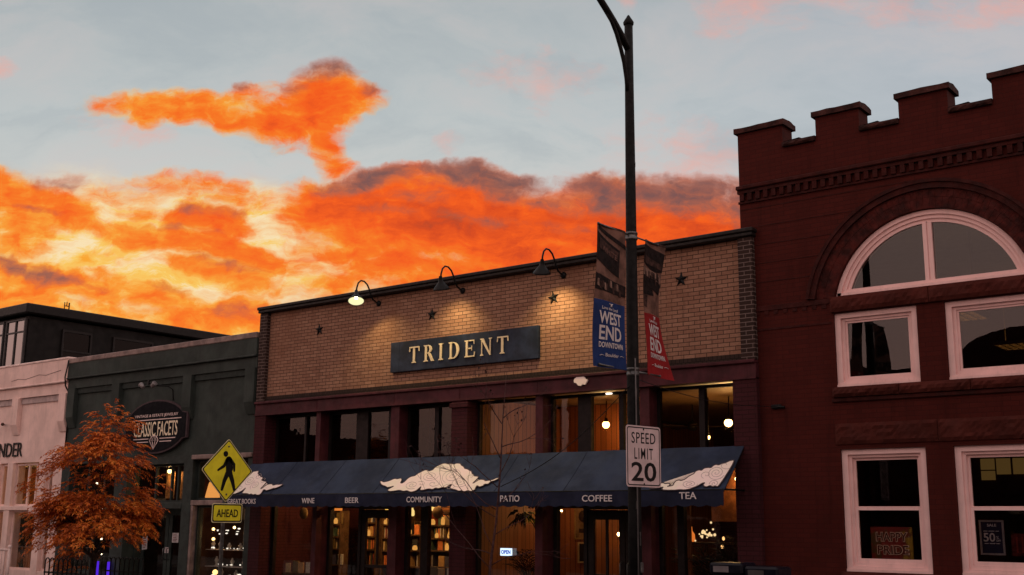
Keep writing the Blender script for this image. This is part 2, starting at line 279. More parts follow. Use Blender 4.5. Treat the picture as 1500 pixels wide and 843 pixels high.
# ------------------------------------------------------------------ materials
MATS = {}
def mat(name, col, rough=.7, var=.12, vscale=6, bump=0.0, bscale=60, metal=0.0, spec=.18, col2=None, streak=0.0):
    if name in MATS: return MATS[name]
    if max(col) < .5: col = tuple(q*.66 for q in col); col2 = col2 and tuple(q*.66 for q in col2)
    m = bpy.data.materials.new(name); m.use_nodes = True; t = NT(m.node_tree); b = m.node_tree.nodes['Principled BSDF']
    pos = t.n('ShaderNodeNewGeometry').outputs['Position']
    n = t.noise(pos, vscale, 6, .6)
    c2 = col2 or tuple(c*(1-2.2*var) for c in col)
    cc = t.mix(t.rng(n, .34, .68), c2, tuple(min(1, c*(1+.6*var)) for c in col))
    if streak:      # rain streaks, grime and uneven fading
        st = t.noise(t.v('MULTIPLY', pos, (7.0, 7.0, .55)), 1.6, 6, .68); sp_ = t.noise(pos, 34, 4, .7)
        cc = t.mix(t.m('MULTIPLY', t.rng(st, .50, .78), streak), cc, tuple(c*.32 for c in col)); cc = t.mix(t.m('MULTIPLY', t.rng(sp_, .62, .78), streak*.7), cc, tuple(c*.45 for c in col))
    t.L(cc, b.inputs['Base Color'])
    t.L(t.rng(t.noise(pos, vscale*2.3, 4), .3, .7, max(0, rough-.1), min(1, rough+.1)), b.inputs['Roughness'])
    if streak:      # rain streaks below ledges, uneven fading
        pass
    b.inputs['Metallic'].default_value = metal; b.inputs['Specular IOR Level'].default_value = spec
    if bump:
        bp = t.n('ShaderNodeBump'); bp.inputs['Strength'].default_value = bump; bp.inputs['Distance'].default_value = .02
        t.L(t.noise(pos, bscale, 5, .6), bp.inputs['Height']); t.L(bp.outputs[0], b.inputs['Normal'])
    MATS[name] = m; return m
def brick(name, c1, c2, mortar, bw=.215, bh=.0677, ms=.009, dirt=.35, bump=.5, rough=.8, off=(0, 0), patch=(.6, .5, .45)):
    if name in MATS: return MATS[name]
    c1, c2, mortar = (tuple(q*.70 for q in x) for x in (c1, c2, mortar))
    m = bpy.data.materials.new(name); m.use_nodes = True; t = NT(m.node_tree); b = m.node_tree.nodes['Principled BSDF']
    pos = t.n('ShaderNodeNewGeometry').outputs['Position']; p = t.sep(pos)
    uv = t.xyz(t.m('ADD', t.m('ADD', p[0], p[1]), off[0]), t.m('ADD', p[2], off[1]), 0.0)
    bt = t.n('ShaderNodeTexBrick', offset=.5); t.L(uv, bt.inputs['Vector'])
    bt.inputs['Color1'].default_value = rgba(c1); bt.inputs['Color2'].default_value = rgba(c2); bt.inputs['Mortar'].default_value = rgba(mortar)
    for k, val in (('Scale', 1), ('Mortar Size', ms), ('Mortar Smooth', .25), ('Bias', -.1), ('Brick Width', bw), ('Row Height', bh)): bt.inputs[k].default_value = val
    # soot and weather in big patches and runs, some bricks darker
    big = t.noise(t.v('MULTIPLY', pos, (1.0, 1.0, .55)), 1.1, 6, .62); fine = t.noise(pos, 28, 5, .6)
    c = t.mix(t.m('MULTIPLY', t.rng(big, .46, .74), dirt), bt.outputs['Color'], tuple(x*y for x, y in zip(c1, patch)), 'MIX')
    c = t.mix(t.m('MULTIPLY', t.rng(fine, .35, .75), .22), c, (0.02, .015, .012))
    st = t.noise(t.v('MULTIPLY', pos, (5.0, 5.0, .45)), 1.5, 6, .68)                       # rain and soot runs
    c = t.mix(t.m('MULTIPLY', t.rng(st, .50, .76), .45), c, tuple(q*.25 for q in c1))
    t.L(c, b.inputs['Base Color']); b.inputs['Roughness'].default_value = rough; b.inputs['Specular IOR Level'].default_value = .12
    bp = t.n('ShaderNodeBump'); bp.inputs['Strength'].default_value = bump; bp.inputs['Distance'].default_value = .012
    h = t.m('ADD', t.m('MULTIPLY', t.m('SUBTRACT', 1.0, bt.outputs['Fac']), 1.0), t.m('MULTIPLY', fine, .35))
    t.L(h, bp.inputs['Height']); t.L(bp.outputs[0], b.inputs['Normal'])
    MATS[name] = m; return m
def glow(name, col, strength):
    if name in MATS: return MATS[name]
    m = bpy.data.materials.new(name); m.use_nodes = True; t = NT(m.node_tree); t.t.nodes.clear()
    e = t.n('ShaderNodeEmission'); e.inputs[0].default_value = rgba(col); e.inputs[1].default_value = strength
    t.L(e.outputs[0], t.n('ShaderNodeOutputMaterial').inputs[0]); MATS[name] = m; return m
def glass(name, tint=(.9, .9, .9), refl=1.0, wav=.0, base=.03, gloss=.0):
    """pane: see-through, mirroring more at a slant, a little uneven"""
    if name in MATS: return MATS[name]
    m = bpy.data.materials.new(name); m.use_nodes = True; t = NT(m.node_tree); t.t.nodes.clear()
    tr = t.n('ShaderNodeBsdfTransparent'); tr.inputs[0].default_value = rgba(tint)
    gl = t.n('ShaderNodeBsdfGlossy'); gl.inputs['Roughness'].default_value = gloss
    fc = t.n('ShaderNodeLayerWeight'); fc.inputs[0].default_value = .5; fres = t.m('MULTIPLY_ADD', t.m('POWER', fc.outputs['Facing'], 5.0), .96, .04)   # Schlick, the same from both sides
    if wav:
        bp = t.n('ShaderNodeBump'); bp.inputs['Strength'].default_value = wav; bp.inputs['Distance'].default_value = .01
        t.L(t.noise(t.n('ShaderNodeNewGeometry').outputs['Position'], 3.0, 2), bp.inputs['Height']); t.L(bp.outputs[0], gl.inputs['Normal'])
    ms = t.n('ShaderNodeMixShader'); t.L(t.m('MULTIPLY_ADD', fres, refl*1.3, base, clamp=True), ms.inputs[0])
    t.L(tr.outputs[0], ms.inputs[1]); t.L(gl.outputs[0], ms.inputs[2]); t.L(ms.outputs[0], t.n('ShaderNodeOutputMaterial').inputs[0])
    MATS[name] = m; return m
def planks(name, c1, c2, w=.11, axis=0):
    if name in MATS: return MATS[name]
    m = bpy.data.materials.new(name); m.use_nodes = True; t = NT(m.node_tree); b = m.node_tree.nodes['Principled BSDF']
    pos = t.n('ShaderNodeNewGeometry').outputs['Position']; p = t.sep(pos)
    uu = t.m('ADD', p[0], p[1]) if axis == 0 else p[axis]
    k = t.m('DIVIDE', uu, w); fr = t.m('FRACT', k); fl = t.m('FLOOR', k)
    wn = t.n('ShaderNodeTexWhiteNoise', noise_dimensions='1D'); t.L(fl, wn.inputs['W'])
    grain = t.noise(t.v('MULTIPLY', pos, (22, 22, 1.6) if axis != 2 else (1.6, 22, 22)), 2, 6, .65, .6)
    f = t.m('ADD', t.m('MULTIPLY', wn.outputs['Value'], .6), t.m('MULTIPLY', grain, .5))
    c = t.mix(f, c1, c2); edge = t.m('GREATER_THAN', t.m('ABSOLUTE', t.m('SUBTRACT', fr, .5)), .455)
    t.L(t.mix(edge, c, tuple(x*.12 for x in c1)), b.inputs['Base Color']); b.inputs['Roughness'].default_value = .5
    MATS[name] = m; return m

m_tan = brick('tan_brick', (.50, .272, .180), (.37, .185, .120), (.085, .048, .034), bw=.205, bh=.0677, ms=.0065, dirt=.6)
m_dkbrick = brick('dark_glazed_brick', (.045, .026, .022), (.06, .034, .028), (.26, .19, .17), bw=.215, bh=.0677, ms=.007, dirt=.2)
m_redbrick = brick('painted_red_brick', (.104, .0150, .0105), (.084, .0122, .0088), (.066, .0100, .0074), bw=.215, bh=.0677, ms=.005, dirt=.7, bump=.25)
m_redarch = mat('red_arch_brick', (.105, .016, .012), .8, .3, 5, .5, 30)
m_redstone = mat('red_sandstone', (.115, .024, .017), .9, .14, 2, .5, 14)
m_reddark = mat('dark_red_trim', (.072, .0125, .0095), .8, .2, 5, .4, 30)
m_capstone = mat('cap_stone', (.095, .034, .028), .85, .3, 5, .8, 22)
m_maroon = mat('maroon_paint', (.112, .026, .034), .6, .16, 4, .15, 40, streak=.55)
m_maroonbrick = brick('maroon_painted_brick', (.085, .02, .026), (.075, .018, .022), (.04, .012, .014), ms=.006, dirt=.3)
m_coping = mat('coping_metal', (.03, .024, .022), .5, .2, 8)
m_black = mat('black_paint', (.012, .012, .013), .45, .2, 10)
m_darkframe = mat('dark_frame', (.022, .014, .014), .5, .2, 8)
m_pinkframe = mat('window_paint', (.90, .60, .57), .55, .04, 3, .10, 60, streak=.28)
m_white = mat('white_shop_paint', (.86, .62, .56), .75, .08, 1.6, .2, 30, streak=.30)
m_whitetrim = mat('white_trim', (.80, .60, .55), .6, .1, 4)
m_green = mat('green_shop_paint', (.060, .078, .070), .75, .14, 1.6, .2, 30, streak=.5)
m_greendk = mat('green_trim', (.05, .066, .06), .65, .15, 4)
m_capcopper = mat('pale_coping', (.42, .30, .27), .6, .2, 4)
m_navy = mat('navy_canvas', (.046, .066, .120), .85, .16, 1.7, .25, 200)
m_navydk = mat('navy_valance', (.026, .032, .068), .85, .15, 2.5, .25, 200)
m_navysign = mat('navy_sign_board', (.030, .045, .085), .55, .25, 3)
m_cream = mat('cream_letters', (.80, .66, .43), .5, .05, 9)
m_emblem = mat('cloud_emblem_paint', (.92, .74, .70), .75, .1, 2.2, col2=(.90, .82, .68))
m_line = mat('cloud_line_paint', (.16, .12, .13), .8, .1)
m_teal = mat('cloud_swirl_paint', (.52, .44, .42), .8, .1)
m_letter = mat('valance_letters', (.72, .66, .66), .8, .05)
m_concrete = mat('concrete', (.33, .31, .29), .9, .2, 2, .3, 40)
m_asphalt = mat('asphalt', (.05, .05, .052), .9, .25, 3, .5, 120)
m_steel = mat('galvanised_steel', (.25, .25, .25), .45, .2, 12, metal=.8)
m_polepaint = mat('black_pole_paint', (.010, .0095, .0095), .65, .25, 9, .1, 50)
m_wood = planks('wood_planks', (.20, .064, .020), (.36, .125, .040), .125)
m_ceil = planks('ceiling_boards', (.20, .13, .07), (.27, .18, .10), .16, 1)
m_bark = mat('bark', (.09, .06, .05), .9, .3, 20, .6, 60)
m_lit = None

# ------------------------------------------------------------------ ground
MB().add([(-2500,-2500,-.16), (2500,-2500,-.16), (2500,2500,-.16), (-2500,2500,-.16)], [(0,1,2,3)]).solo('ground', mat('earth', (.16,.14,.12), .95, .2, .3), kind='structure')
MB().add([(-160,-13.2,-.15), (120,-13.2,-.15), (120,-4.35,-.15), (-160,-4.35,-.15)], [(0,1,2,3)]).solo('road', m_asphalt, kind='structure')
mb = MB()
for k in range(24): mb.add([(-90+k*6,-8.84,-.146), (-87+k*6,-8.84,-.146), (-87+k*6,-8.72,-.146), (-90+k*6,-8.72,-.146)], [(0,1,2,3)])
mb.solo('road_marking', mat('road_paint', (.7,.55,.12), .8, .2), kind='structure')
MB().box(-160, 120, -4.2, 14, -.2, 0).solo('pavement', m_concrete, kind='structure')
MB().box(-160, 120, -4.35, -4.2, -.2, -.005).solo('kerb', mat('kerb_stone', (.4,.38,.36), .85, .2), kind='structure')
MB().box(-160, 120, -26, -13.35, -.2, 0).solo('near_pavement', m_concrete, kind='structure')
MB().box(-160, 120, -13.35, -13.2, -.2, -.005).solo('near_kerb', mat('kerb_stone', (.4,.38,.36)), kind='structure')

# ------------------------------------------------------------------ the tan brick bookshop and cafe
shop = thing('brick_shop_building', 'tan brick shop with navy awning and maroon posts beside the red brick building', 'building', (-13.7, 0, 0))
XL, XR = -19.6, -7.82
MB().box(-19.37, -8.06, 0, .3, 4.47, 6.30).part('brick_wall', m_tan, shop)
# corner piers of dark glazed brick, maroon below
for a, b in ((XL, -19.37), (-8.06, XR)):
    MB().box(a, b, -.10, .3, 4.36, 6.29).part('brick_pier', m_dkbrick, shop)
MB().bev(XL-.03, XR+.03, -.15, .34, 6.30, 6.36, .012).bev(XL-.05, XR+.05, -.17, .36, 6.362, 6.43, .015).part('coping', m_coping, shop)
MB().box(-19.37, -8.06, -.05, .3, 4.365, 4.468).part('soldier_course', brick('dark_soldier_brick', (.05,.032,.026), (.07,.042,.034), (.02,.015,.013), bw=.075, bh=.4, ms=.006), shop)
mb = MB().box(XL, XR, -.10, .3, 4.09, 4.30); mb.bev(XL, XR, -.15, .0, 4.302, 4.358, .012); mb.box(XL, XR, -.125, 0, 4.06, 4.088)
for x in (-17.66, -15.47, -13.8, -12.0, -9.85): mb.box(x-.006, x+.006, -.106, -.1, 4.095, 4.298)
mb.part('beam', m_maroon, shop)
POSTS = [(-19.6, -19.25, 1), (-17.72, -17.59, 0), (-15.59, -15.37, 0), (-13.98, -13.60, 1), (-12.08, -11.92, 0), (-9.94, -9.76, 0), (-8.22, XR, 1)]
for a, b, thick in POSTS:
    mb = MB().box(a, b, -.10 if thick else -.04, .32, 0, 4.085)
    if thick and a > -19 and a < -9:
        mb.bev(a-.03, b+.03, -.14, -.005, 3.93, 4.02, .01)
    mb.part('post', m_maroonbrick if thick else m_maroon, shop)
# party walls, back wall, roof, floor, ceilings
MB().box(XL, XL+.2, .33, 9.5, 0, 6.1).box(XR-.2, XR, .33, 9.5, 0, 6.1).box(XL, XR, 9.5, 9.7, 0, 6.1).part('side_wall', m_maroonbrick, shop)
MB().box(-13.95, -13.75, .33, 9.5, .12, 4.15).part('party_wall', m_wood, shop)
brick('inner_orange_brick', (.40,.16,.07), (.34,.12,.05), (.14,.07,.04), dirt=.2)
MB().box(XL+.2, XR-.2, .32, 9.5, 5.6, 5.7).part('roof', m_coping, shop)
MB().box(XL+.2, XR-.2, .33, 9.5, .02, .12).part('floor', mat('shop_floor', (.16,.09,.05), .5), shop)
MB().box(XL+.2, -13.95, .32, 9.5, 4.15, 4.25).part('ceiling', mat('shop_ceiling_dark', (.10,.07,.05), .8), shop); MB().box(XL+.2, -13.95, .34, 4.19, 2.93, 3.0).part('ceiling_baffle', MATS['shop_ceiling_dark'], shop)  # low sheet added to keep lamplight out of the upper panes
MB().box(-13.75, XR-.2, .32, 9.5, 4.20, 4.3).part('ceiling', m_ceil, shop)
MB().box(-13.74, -11.80, 3.0, 3.15, .12, 4.19).part('plank_wall', m_wood, shop)
MB().box(-8.9, XR-.21, 7.6, 7.7, .12, 4.19).part('plank_wall', m_wood, shop)
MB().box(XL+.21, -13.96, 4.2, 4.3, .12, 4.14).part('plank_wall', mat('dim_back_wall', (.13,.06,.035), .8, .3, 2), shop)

m_glass_up = glass('upper_pane', (.80,.72,.64), .62, .10, .0)
m_glass_low = glass('shop_pane', (.92,.9,.88), .7, .06, .015)
def shop_window(x0, x1, z0, z1, mull, y=.24, label=None, w=.05, rails=()):
    fr = MB(); frame(fr, x0, x1, z0, z1, y-.04, y+.05, w)
    xs = [x0+w] + [q for m_ in mull for q in (m_[0], m_[1])] + [x1-w]
    for a, b in mull: fr.box(a, b, y-.045, y+.055, z0+w, z1-w)
    for zr in rails:
        for i in range(0, len(xs), 2): fr.box(xs[i], xs[i+1], y-.035, y+.04, zr-.025, zr+.025)
    f = fr.part('window', m_darkframe, shop, label)
    for i in range(0, len(xs), 2):
        MB().box(xs[i], xs[i+1], y, y+.006, z0+w, z1-w).part('pane', m_glass_up if z0 > 2.8 else m_glass_low, f)
    return f
# clerestory: six bays
shop_window(-19.25, -17.72, 3.02, 4.055, [(-18.33,-18.27)])
shop_window(-17.59, -15.59, 3.02, 4.055, [(-16.78,-16.45), (-15.88,-15.80)])
shop_window(-15.37, -13.98, 3.02, 4.055, [(-14.66,-14.56)])
shop_window(-13.60, -12.08, 3.02, 4.055, [])
shop_window(-11.92, -9.94, 3.02, 4.055, [(-11.34,-11.07), (-10.50,-10.41)])
shop_window(-9.76, -8.22, 3.02, 4.055, [(-8.98,-8.88)])
# shop front under the awning
for a, b in ((-19.25,-17.72), (-15.37,-13.98), (-13.60,-12.08), (-9.76,-8.22)):
    MB().box(a, b, .12, .36, 0, .55).box(a, b, .05, .12, .5, .56).part('stall_riser', m_maroon, shop)
shop_window(-19.25, -17.72, .56, 2.98, [], w=.09)
shop_window(-15.37, -13.98, .56, 2.98, [(-14.96,-14.78)], w=.08)
shop_window(-13.60, -12.08, .56, 2.98, [], w=.06)
shop_window(-9.76, -8.22, .56, 2.98, [(-9.42,-9.30)], w=.06)
def entry(x0, x1, doors, side):
    """recessed entrance: sidelights, transom and a pair of glazed doors"""
    y = .30
    for a, b in side: 
        f = frame(MB(), a, b, .1, 2.98, y-.05, y+.05, .07).box(a+.07, b-.07, y-.04, y+.04, 2.12, 2.2).part('window', m_darkframe, shop)
        MB().box(a+.07, b-.07, y, y+.006, .17, 2.12).part('pane', m_glass_low, f); MB().box(a+.07, b-.07, y, y+.006, 2.2, 2.91).part('pane', m_glass_low, f)
    a, b = doors[0][0], doors[-1][1]
    f = frame(MB(), a, b, 2.1, 2.98, y-.05, y+.05, .07).part('transom_window', m_darkframe, shop); MB().box(a+.07, b-.07, y, y+.006, 2.17, 2.91).part('pane', m_glass_low, f)
    for i, (a, b) in enumerate(doors):
        mb = frame(MB(), a+.01, b-.01, .12, 2.09, y-.03, y+.03, .11, .28, .16); mb.box(a+.12, b-.12, y-.02, y+.02, .98, 1.04); mb.box((a+b)/2-.02, (a+b)/2+.02, y-.02, y+.02, 1.04, 1.93)
        f = mb.part('door', m_darkframe, shop); MB().box(a+.12, b-.12, y-.003, y+.003, .4, 1.93).part('pane', m_glass_low, f)
        hx = b-.07 if i == 0 else a+.07
        MB().tube([(hx, y-.03, .95), (hx, y-.09, .98), (hx, y-.09, 1.22), (hx, y-.03, 1.25)], .011, 6).part('handle', m_steel, f)
entry(-17.59, -15.59, [(-16.62,-15.75)], [(-17.57,-16.62), (-15.75,-15.61)])
entry(-11.92, -9.94, [(-11.2,-10.45), (-10.45,-9.98)], [(-11.9,-11.2)])
tag(MB().lathe([(.055,-.02), (.06,0)], (-10.69, .19, 4.036), 16).solo('recessed_light', glow('soffit_lamp', (1,.86,.7), 3), 'small round recessed light glowing under the maroon beam beside the lamp post', 'light'))

# sign board with raised gilt letters
sg = thing('shop_sign', 'long navy sign board reading TRIDENT in gold serif letters on the tan brick', 'sign', (-13.8, 0, 4.71))
mb = MB().bev(-15.62, -12.0, -.075, -.005, 4.71, 5.30, .008)
for x in (-15.39, -14.42, -13.12): mb.box(x-.004, x+.004, -.078, -.074, 4.72, 5.29)
mb.part('board', m_navysign, sg)
def serif(ch, S):
    """thick and thin strokes with bracketed serifs: list of outlines on a cap height of 1"""
    t, n, f = .145, .055, .045
    def stem(x, w, bot=True, top=True, e=.10):
        o = [[(x,0), (x+w,0), (x+w,1), (x,1)]]
        for z0, ok, sgn in ((0, bot, 1), (1, top, -1)):
            if ok: o.append([(x-e,z0), (x+w+e,z0), (x+w+e,z0+sgn*.035), (x+w+.02,z0+sgn*.085), (x-.02,z0+sgn*.085), (x-e,z0+sgn*.035)])
        return o
    def bowl(cx, cz, rx, rz, tw, th, a0=-90, a1=90):
        out, inn = [], []
        for i in range(13):
            a = RAD(a0+(a1-a0)*i/12); out.append((cx+rx*cos(a), cz+rz*sin(a))); inn.append((cx+(rx-tw)*cos(a), cz+(rz-th)*sin(a)))
        return [out+inn[::-1]]
    if ch == 'T': return stem(.29, t, True, False) + [[(0,1), (.78,1), (.78,.92), (0,.92)], [(0,1), (.055,1), (.02,.70), (-.03,.70)], [(.78,1), (.725,1), (.76,.70), (.81,.70)]], .78
    if ch == 'I': return stem(.1, t), .40
    if ch == 'R': return stem(.1, t) + bowl(.36, .74, .30, .26, .19, f) + [[(.28,.48), (.36,.48), (.36,.54), (.28,.54)], [(.28,.94), (.36,.94), (.36,1), (.28,1)]] + [[(.36,.50), (.53,.50), (.80,.05), (.86,0), (.62,0)]], .82
    if ch == 'D': return stem(.1, t) + bowl(.34, .5, .50, .5, .20, f) + [[(.28,0), (.36,0), (.36,.06), (.28,.06)], [(.28,.94), (.36,.94), (.36,1), (.28,1)]], .86
    if ch == 'E': return stem(.1, t) + [[(.28,1), (.74,1), (.74,.93), (.28,.93)], [(.28,0), (.78,0), (.78,.07), (.28,.07)], [(.28,.55), (.56,.55), (.56,.48), (.28,.48)], [(.74,1), (.69,1), (.72,.74), (.76,.74)], [(.78,0), (.72,0), (.76,.28), (.81,.28)], [(.53,.66), (.57,.66), (.57,.37), (.53,.37)]], .80
    if ch == 'N': return stem(.1, n, True, True, .09) + stem(.74, n, False, True, .09) + [[(.04,1), (.26,1), (.815,0), (.72,0)]], .90
mb = MB(); x = 0; outs = []
for ch in 'TRIDENT':
    o, wd = serif(ch, 1); outs.append((x, o)); x += wd + .40
x -= .40; LX0, LX1 = -15.09, -12.67
lw = (LX1-LX0)/x; k = 0
for x0, o in outs:
    for poly in o:
        k += 1; lift = .0008*(k % 5)
        area = sum(poly[i][0]*poly[(i+1) % len(poly)][1]-poly[(i+1) % len(poly)][0]*poly[i][1] for i in range(len(poly)))
        if area < 0: poly = poly[::-1]
        mb.prism([(LX0+(x0+a)*lw, 4.855+b*.315) for a, b in poly], south(-.076), .006, .022+lift)
mb.part('lettering', m_cream, sg)

# five pointed wall anchors
def star(x, z, rot, label):
    poly = []; c = Vector((x, -.003, z)); mb = MB()
    ring = [(.125 if i % 2 == 0 else .05, pi/2+rot+i*pi/5) for i in range(10)]
    vs = [(x+r*cos(a), -.012, z+r*sin(a)) for r, a in ring] + [(x, -.05, z)] + [(x+r*cos(a), -.002, z+r*sin(a)) for r, a in ring]
    mb.add(vs, [(i, (i+1) % 10, 10) for i in range(10)] + [(i, i+11, (i+1) % 10+11, (i+1) % 10) for i in range(10)]); mb.lathe([(.02,0),(.012,.012)], (x,-.05,z), 8, Matrix.Rotation(pi/2,3,'X'))
    return mb.solo('star_ornament', m_black, label, 'ornament', 'iron stars on the tan brick wall')
star(-17.78, 5.78, .1, 'black iron star on the tan brick at the far left, left of the lit lamp')
star(-14.61, 5.77, 0, 'black iron star on the tan brick above the navy sign board')
star(-11.72, 5.77, .15, 'black iron star on the tan brick just left of the blue banner')
star(-9.14, 5.78, -.05, 'black iron star on the tan brick right of the lamp post')
# small cloud cut-out on the beam
mb = MB(); cl = [(-.135,-.02),(-.09,-.03),(-.05,-.075),(0,-.085),(.04,-.06),(.09,-.07),(.13,-.02),(.145,.01),(.10,.03),(.07,.07),(.02,.085),(-.03,.10),(-.07,.075),(-.12,.05),(-.14,.02)]
mb.prism([(-11.05+a, 4.235+b) for a, b in cl], south(-.10), .01, .04); mb.solo('cloud_ornament', m_emblem, 'small white cloud cut-out fixed to the maroon beam left of the lamp post', 'ornament')

# goose neck lamps over the sign
def gooseneck(x, tilt, label, lit, energy, spot, aim):
    t = thing('gooseneck_lamp', label, 'lamp', (x, 0, 6.15), 'gooseneck lamps over the shop sign')
    MB().lathe([(.06,0), (.06,.02), (.045,.035), (.02,.05)], (x, 0, 6.15), 16, Matrix.Rotation(pi/2, 3, 'X')).part('wall_plate', m_black, t)
    path = [(0,6.15), (-.08,6.16), (-.17,6.20), (-.235,6.28), (-.275,6.38), (-.34,6.475), (-.43,6.53), (-.52,6.53), (-.59,6.47), (-.625,6.37), (-.635,6.28)]
    MB().tube([(x, y, z) for y, z in path], .0165, 8).part('arm', m_black, t)
    R = Matrix.Rotation(tilt[0], 3, 'X') @ Matrix.Rotation(tilt[1], 3, 'Y'); c = Vector((x, -.635, 6.27))
    prof = [(.03,.05), (.04,.0), (.045,-.05), (.085,-.10), (.14,-.165), (.158,-.20), (.154,-.205), (.135,-.165), (.08,-.105), (.03,-.07)]
    MB().lathe(prof, c, 24, R, False).part('shade', m_black, t)
    # white enamel inside of the shade; emission puts lamplight on the lit one
    MB().lathe([(.150,-.198), (.131,-.163), (.077,-.108), (.028,-.075)], c, 24, R, False).part('reflector', glow('lit_enamel', (1.0,.93,.50), 1.05) if lit else mat('enamel', (.75,.7,.55), .4), t)
    MB().ball(c + R @ Vector((0,0,-.125)), .032, 8).part('bulb', glow('lamp_bulb', (1,.85,.5), 14), t)
    l = bpy.data.lights.new('lamp_light', 'SPOT'); l.energy = energy; l.color = (1, .77, .34); l.spot_size = RAD(spot); l.spot_blend = 1.0; l.shadow_soft_size = .03
    o = bpy.data.objects.new('lamp_light', l); COL.objects.link(o); o.parent = t; o.location = (c + R @ Vector((0, 0, -.17))) - Vector((x, 0, 6.15))
    o.rotation_euler = Vector(aim).to_track_quat('-Z', 'Y').to_euler()
gooseneck(-16.06, (-.28, -.30), 'gooseneck lamp at the left of the three, tipped so its lit bulb shows', True, 62, 120, (.10, .42, -1))
gooseneck(-13.84, (.30, .12), 'middle gooseneck lamp of the three, above the navy sign', False, 70, 122, (-.10, .40, -1))
gooseneck(-11.50, (.30, .25), 'gooseneck lamp nearest the lamp post, black cone shade over the end of the navy sign', False, 112, 112, (.0, .42, -1))

# awning
CLOUD_MID = [(-15.298,0.674),(-15.259,0.662),(-15.187,0.696),(-15.114,0.682),(-15.041,0.654),(-14.974,0.601),(-14.879,0.62),(-14.808,0.59),(-14.749,0.648),(-14.742,0.722),(-14.679,0.74),(-14.648,0.687),(-14.634,0.608),(-14.581,0.553),(-14.497,0.542),(-14.471,0.481),(-14.399,0.421),(-14.355,0.385),(-14.282,0.387),(-14.238,0.426),(-14.154,0.384),(-14.154,0.317),(-14.096,0.269),(-14.039,0.221),(-13.956,0.211),(-13.895,0.238),(-13.818,0.221),(-13.735,0.249),(-13.687,0.221),(-13.595,0.229),(-13.537,0.287),(-13.467,0.314),(-13.406,0.377),(-13.323,0.391),(-13.257,0.43),(-13.188,0.456),(-13.155,0.509),(-13.093,0.542),(-13.058,0.583),(-12.948,0.592),(-12.94,0.64),(-12.953,0.686),(-12.979,0.779),(-12.938,0.745),(-12.88,0.672),(-12.773,0.679),(-12.731,0.714),(-12.656,0.704),(-12.567,0.683),(-12.527,0.649),(-12.455,0.635),(-12.472,0.674),(-12.513,0.707),(-12.607,0.751),(-12.6,0.798),(-12.703,0.796),(-12.695,0.842),(-12.781,0.868),(-12.836,0.828),(-12.846,0.863),(-12.824,0.932),(-12.875,0.982),(-12.975,0.953),(-13.037,0.986),(-13.121,0.951),(-13.173,0.969),(-13.284,0.925),(-13.376,0.913),(-13.441,0.876),(-13.438,0.782),(-13.501,0.817),(-13.527,0.875),(-13.622,0.862),(-13.704,0.901),(-13.766,0.872),(-13.822,0.918),(-13.926,0.893),(-14.012,0.927),(-14.115,0.938),(-14.149,0.823),(-14.171,0.889),(-14.197,0.949),(-14.306,0.983),(-14.43,0.934),(-14.504,0.957),(-14.622,0.919),(-14.719,0.942),(-14.85,0.953),(-14.926,0.927),(-14.917,0.891),(-14.828,0.806),(-14.903,0.83),(-14.983,0.848),(-15.075,0.802),(-15.143,0.789),(-15.239,0.737)]
CLOUD_RIGHT = [(-9.351,0.949),(-9.203,0.942),(-9.215,0.864),(-9.191,0.838),(-9.124,0.834),(-9.088,0.858),(-9.039,0.845),(-8.995,0.868),(-8.995,0.902),(-9.036,0.919),(-8.934,0.903),(-8.941,0.852),(-8.925,0.791),(-8.878,0.775),(-8.83,0.793),(-8.777,0.76),(-8.747,0.7),(-8.706,0.666),(-8.676,0.641),(-8.669,0.589),(-8.616,0.555),(-8.569,0.574),(-8.549,0.522),(-8.475,0.507),(-8.426,0.517),(-8.412,0.465),(-8.368,0.44),(-8.322,0.459),(-8.272,0.417),(-8.223,0.41),(-8.163,0.36),(-8.076,0.351),(-8.149,0.942),(-8.207,0.924),(-8.252,0.94),(-8.303,0.906),(-8.342,0.939),(-8.397,0.929),(-8.426,0.887),(-8.409,0.845),(-8.462,0.86),(-8.505,0.919),(-8.561,0.944),(-8.6,0.977),(-8.696,1.001),(-8.779,0.991),(-8.867,1.004),(-9.002,1.002),(-9.072,0.996),(-9.103,0.97),(-9.087,0.927),(-9.179,0.951),(-9.262,0.964)]
CLOUD_LEFT = [(-19.374,0.958),(-19.318,0.287),(-19.246,0.279),(-19.164,0.262),(-19.112,0.302),(-19.112,0.34),(-19.046,0.37),(-19.021,0.408),(-18.952,0.419),(-18.908,0.457),(-18.83,0.469),(-18.787,0.516),(-18.801,0.553),(-18.708,0.591),(-18.585,0.612),(-18.561,0.649),(-18.585,0.831),(-18.536,0.823),(-18.505,0.732),(-18.461,0.697),(-18.344,0.681),(-18.276,0.736),(-18.176,0.702),(-18.112,0.712),(-18.002,0.691),(-18.001,0.723),(-18.066,0.785),(-18.128,0.82),(-18.173,0.81),(-18.275,0.862),(-18.364,0.888),(-18.416,0.851),(-18.464,0.86),(-18.436,0.932),(-18.438,1.012),(-18.533,1.011),(-18.596,0.984),(-18.647,1.01),(-18.739,0.973),(-18.771,1.0),(-18.863,0.963),(-19.039,0.961),(-19.054,0.925),(-19.074,0.769),(-19.108,0.887),(-19.194,0.941),(-19.273,0.981)]

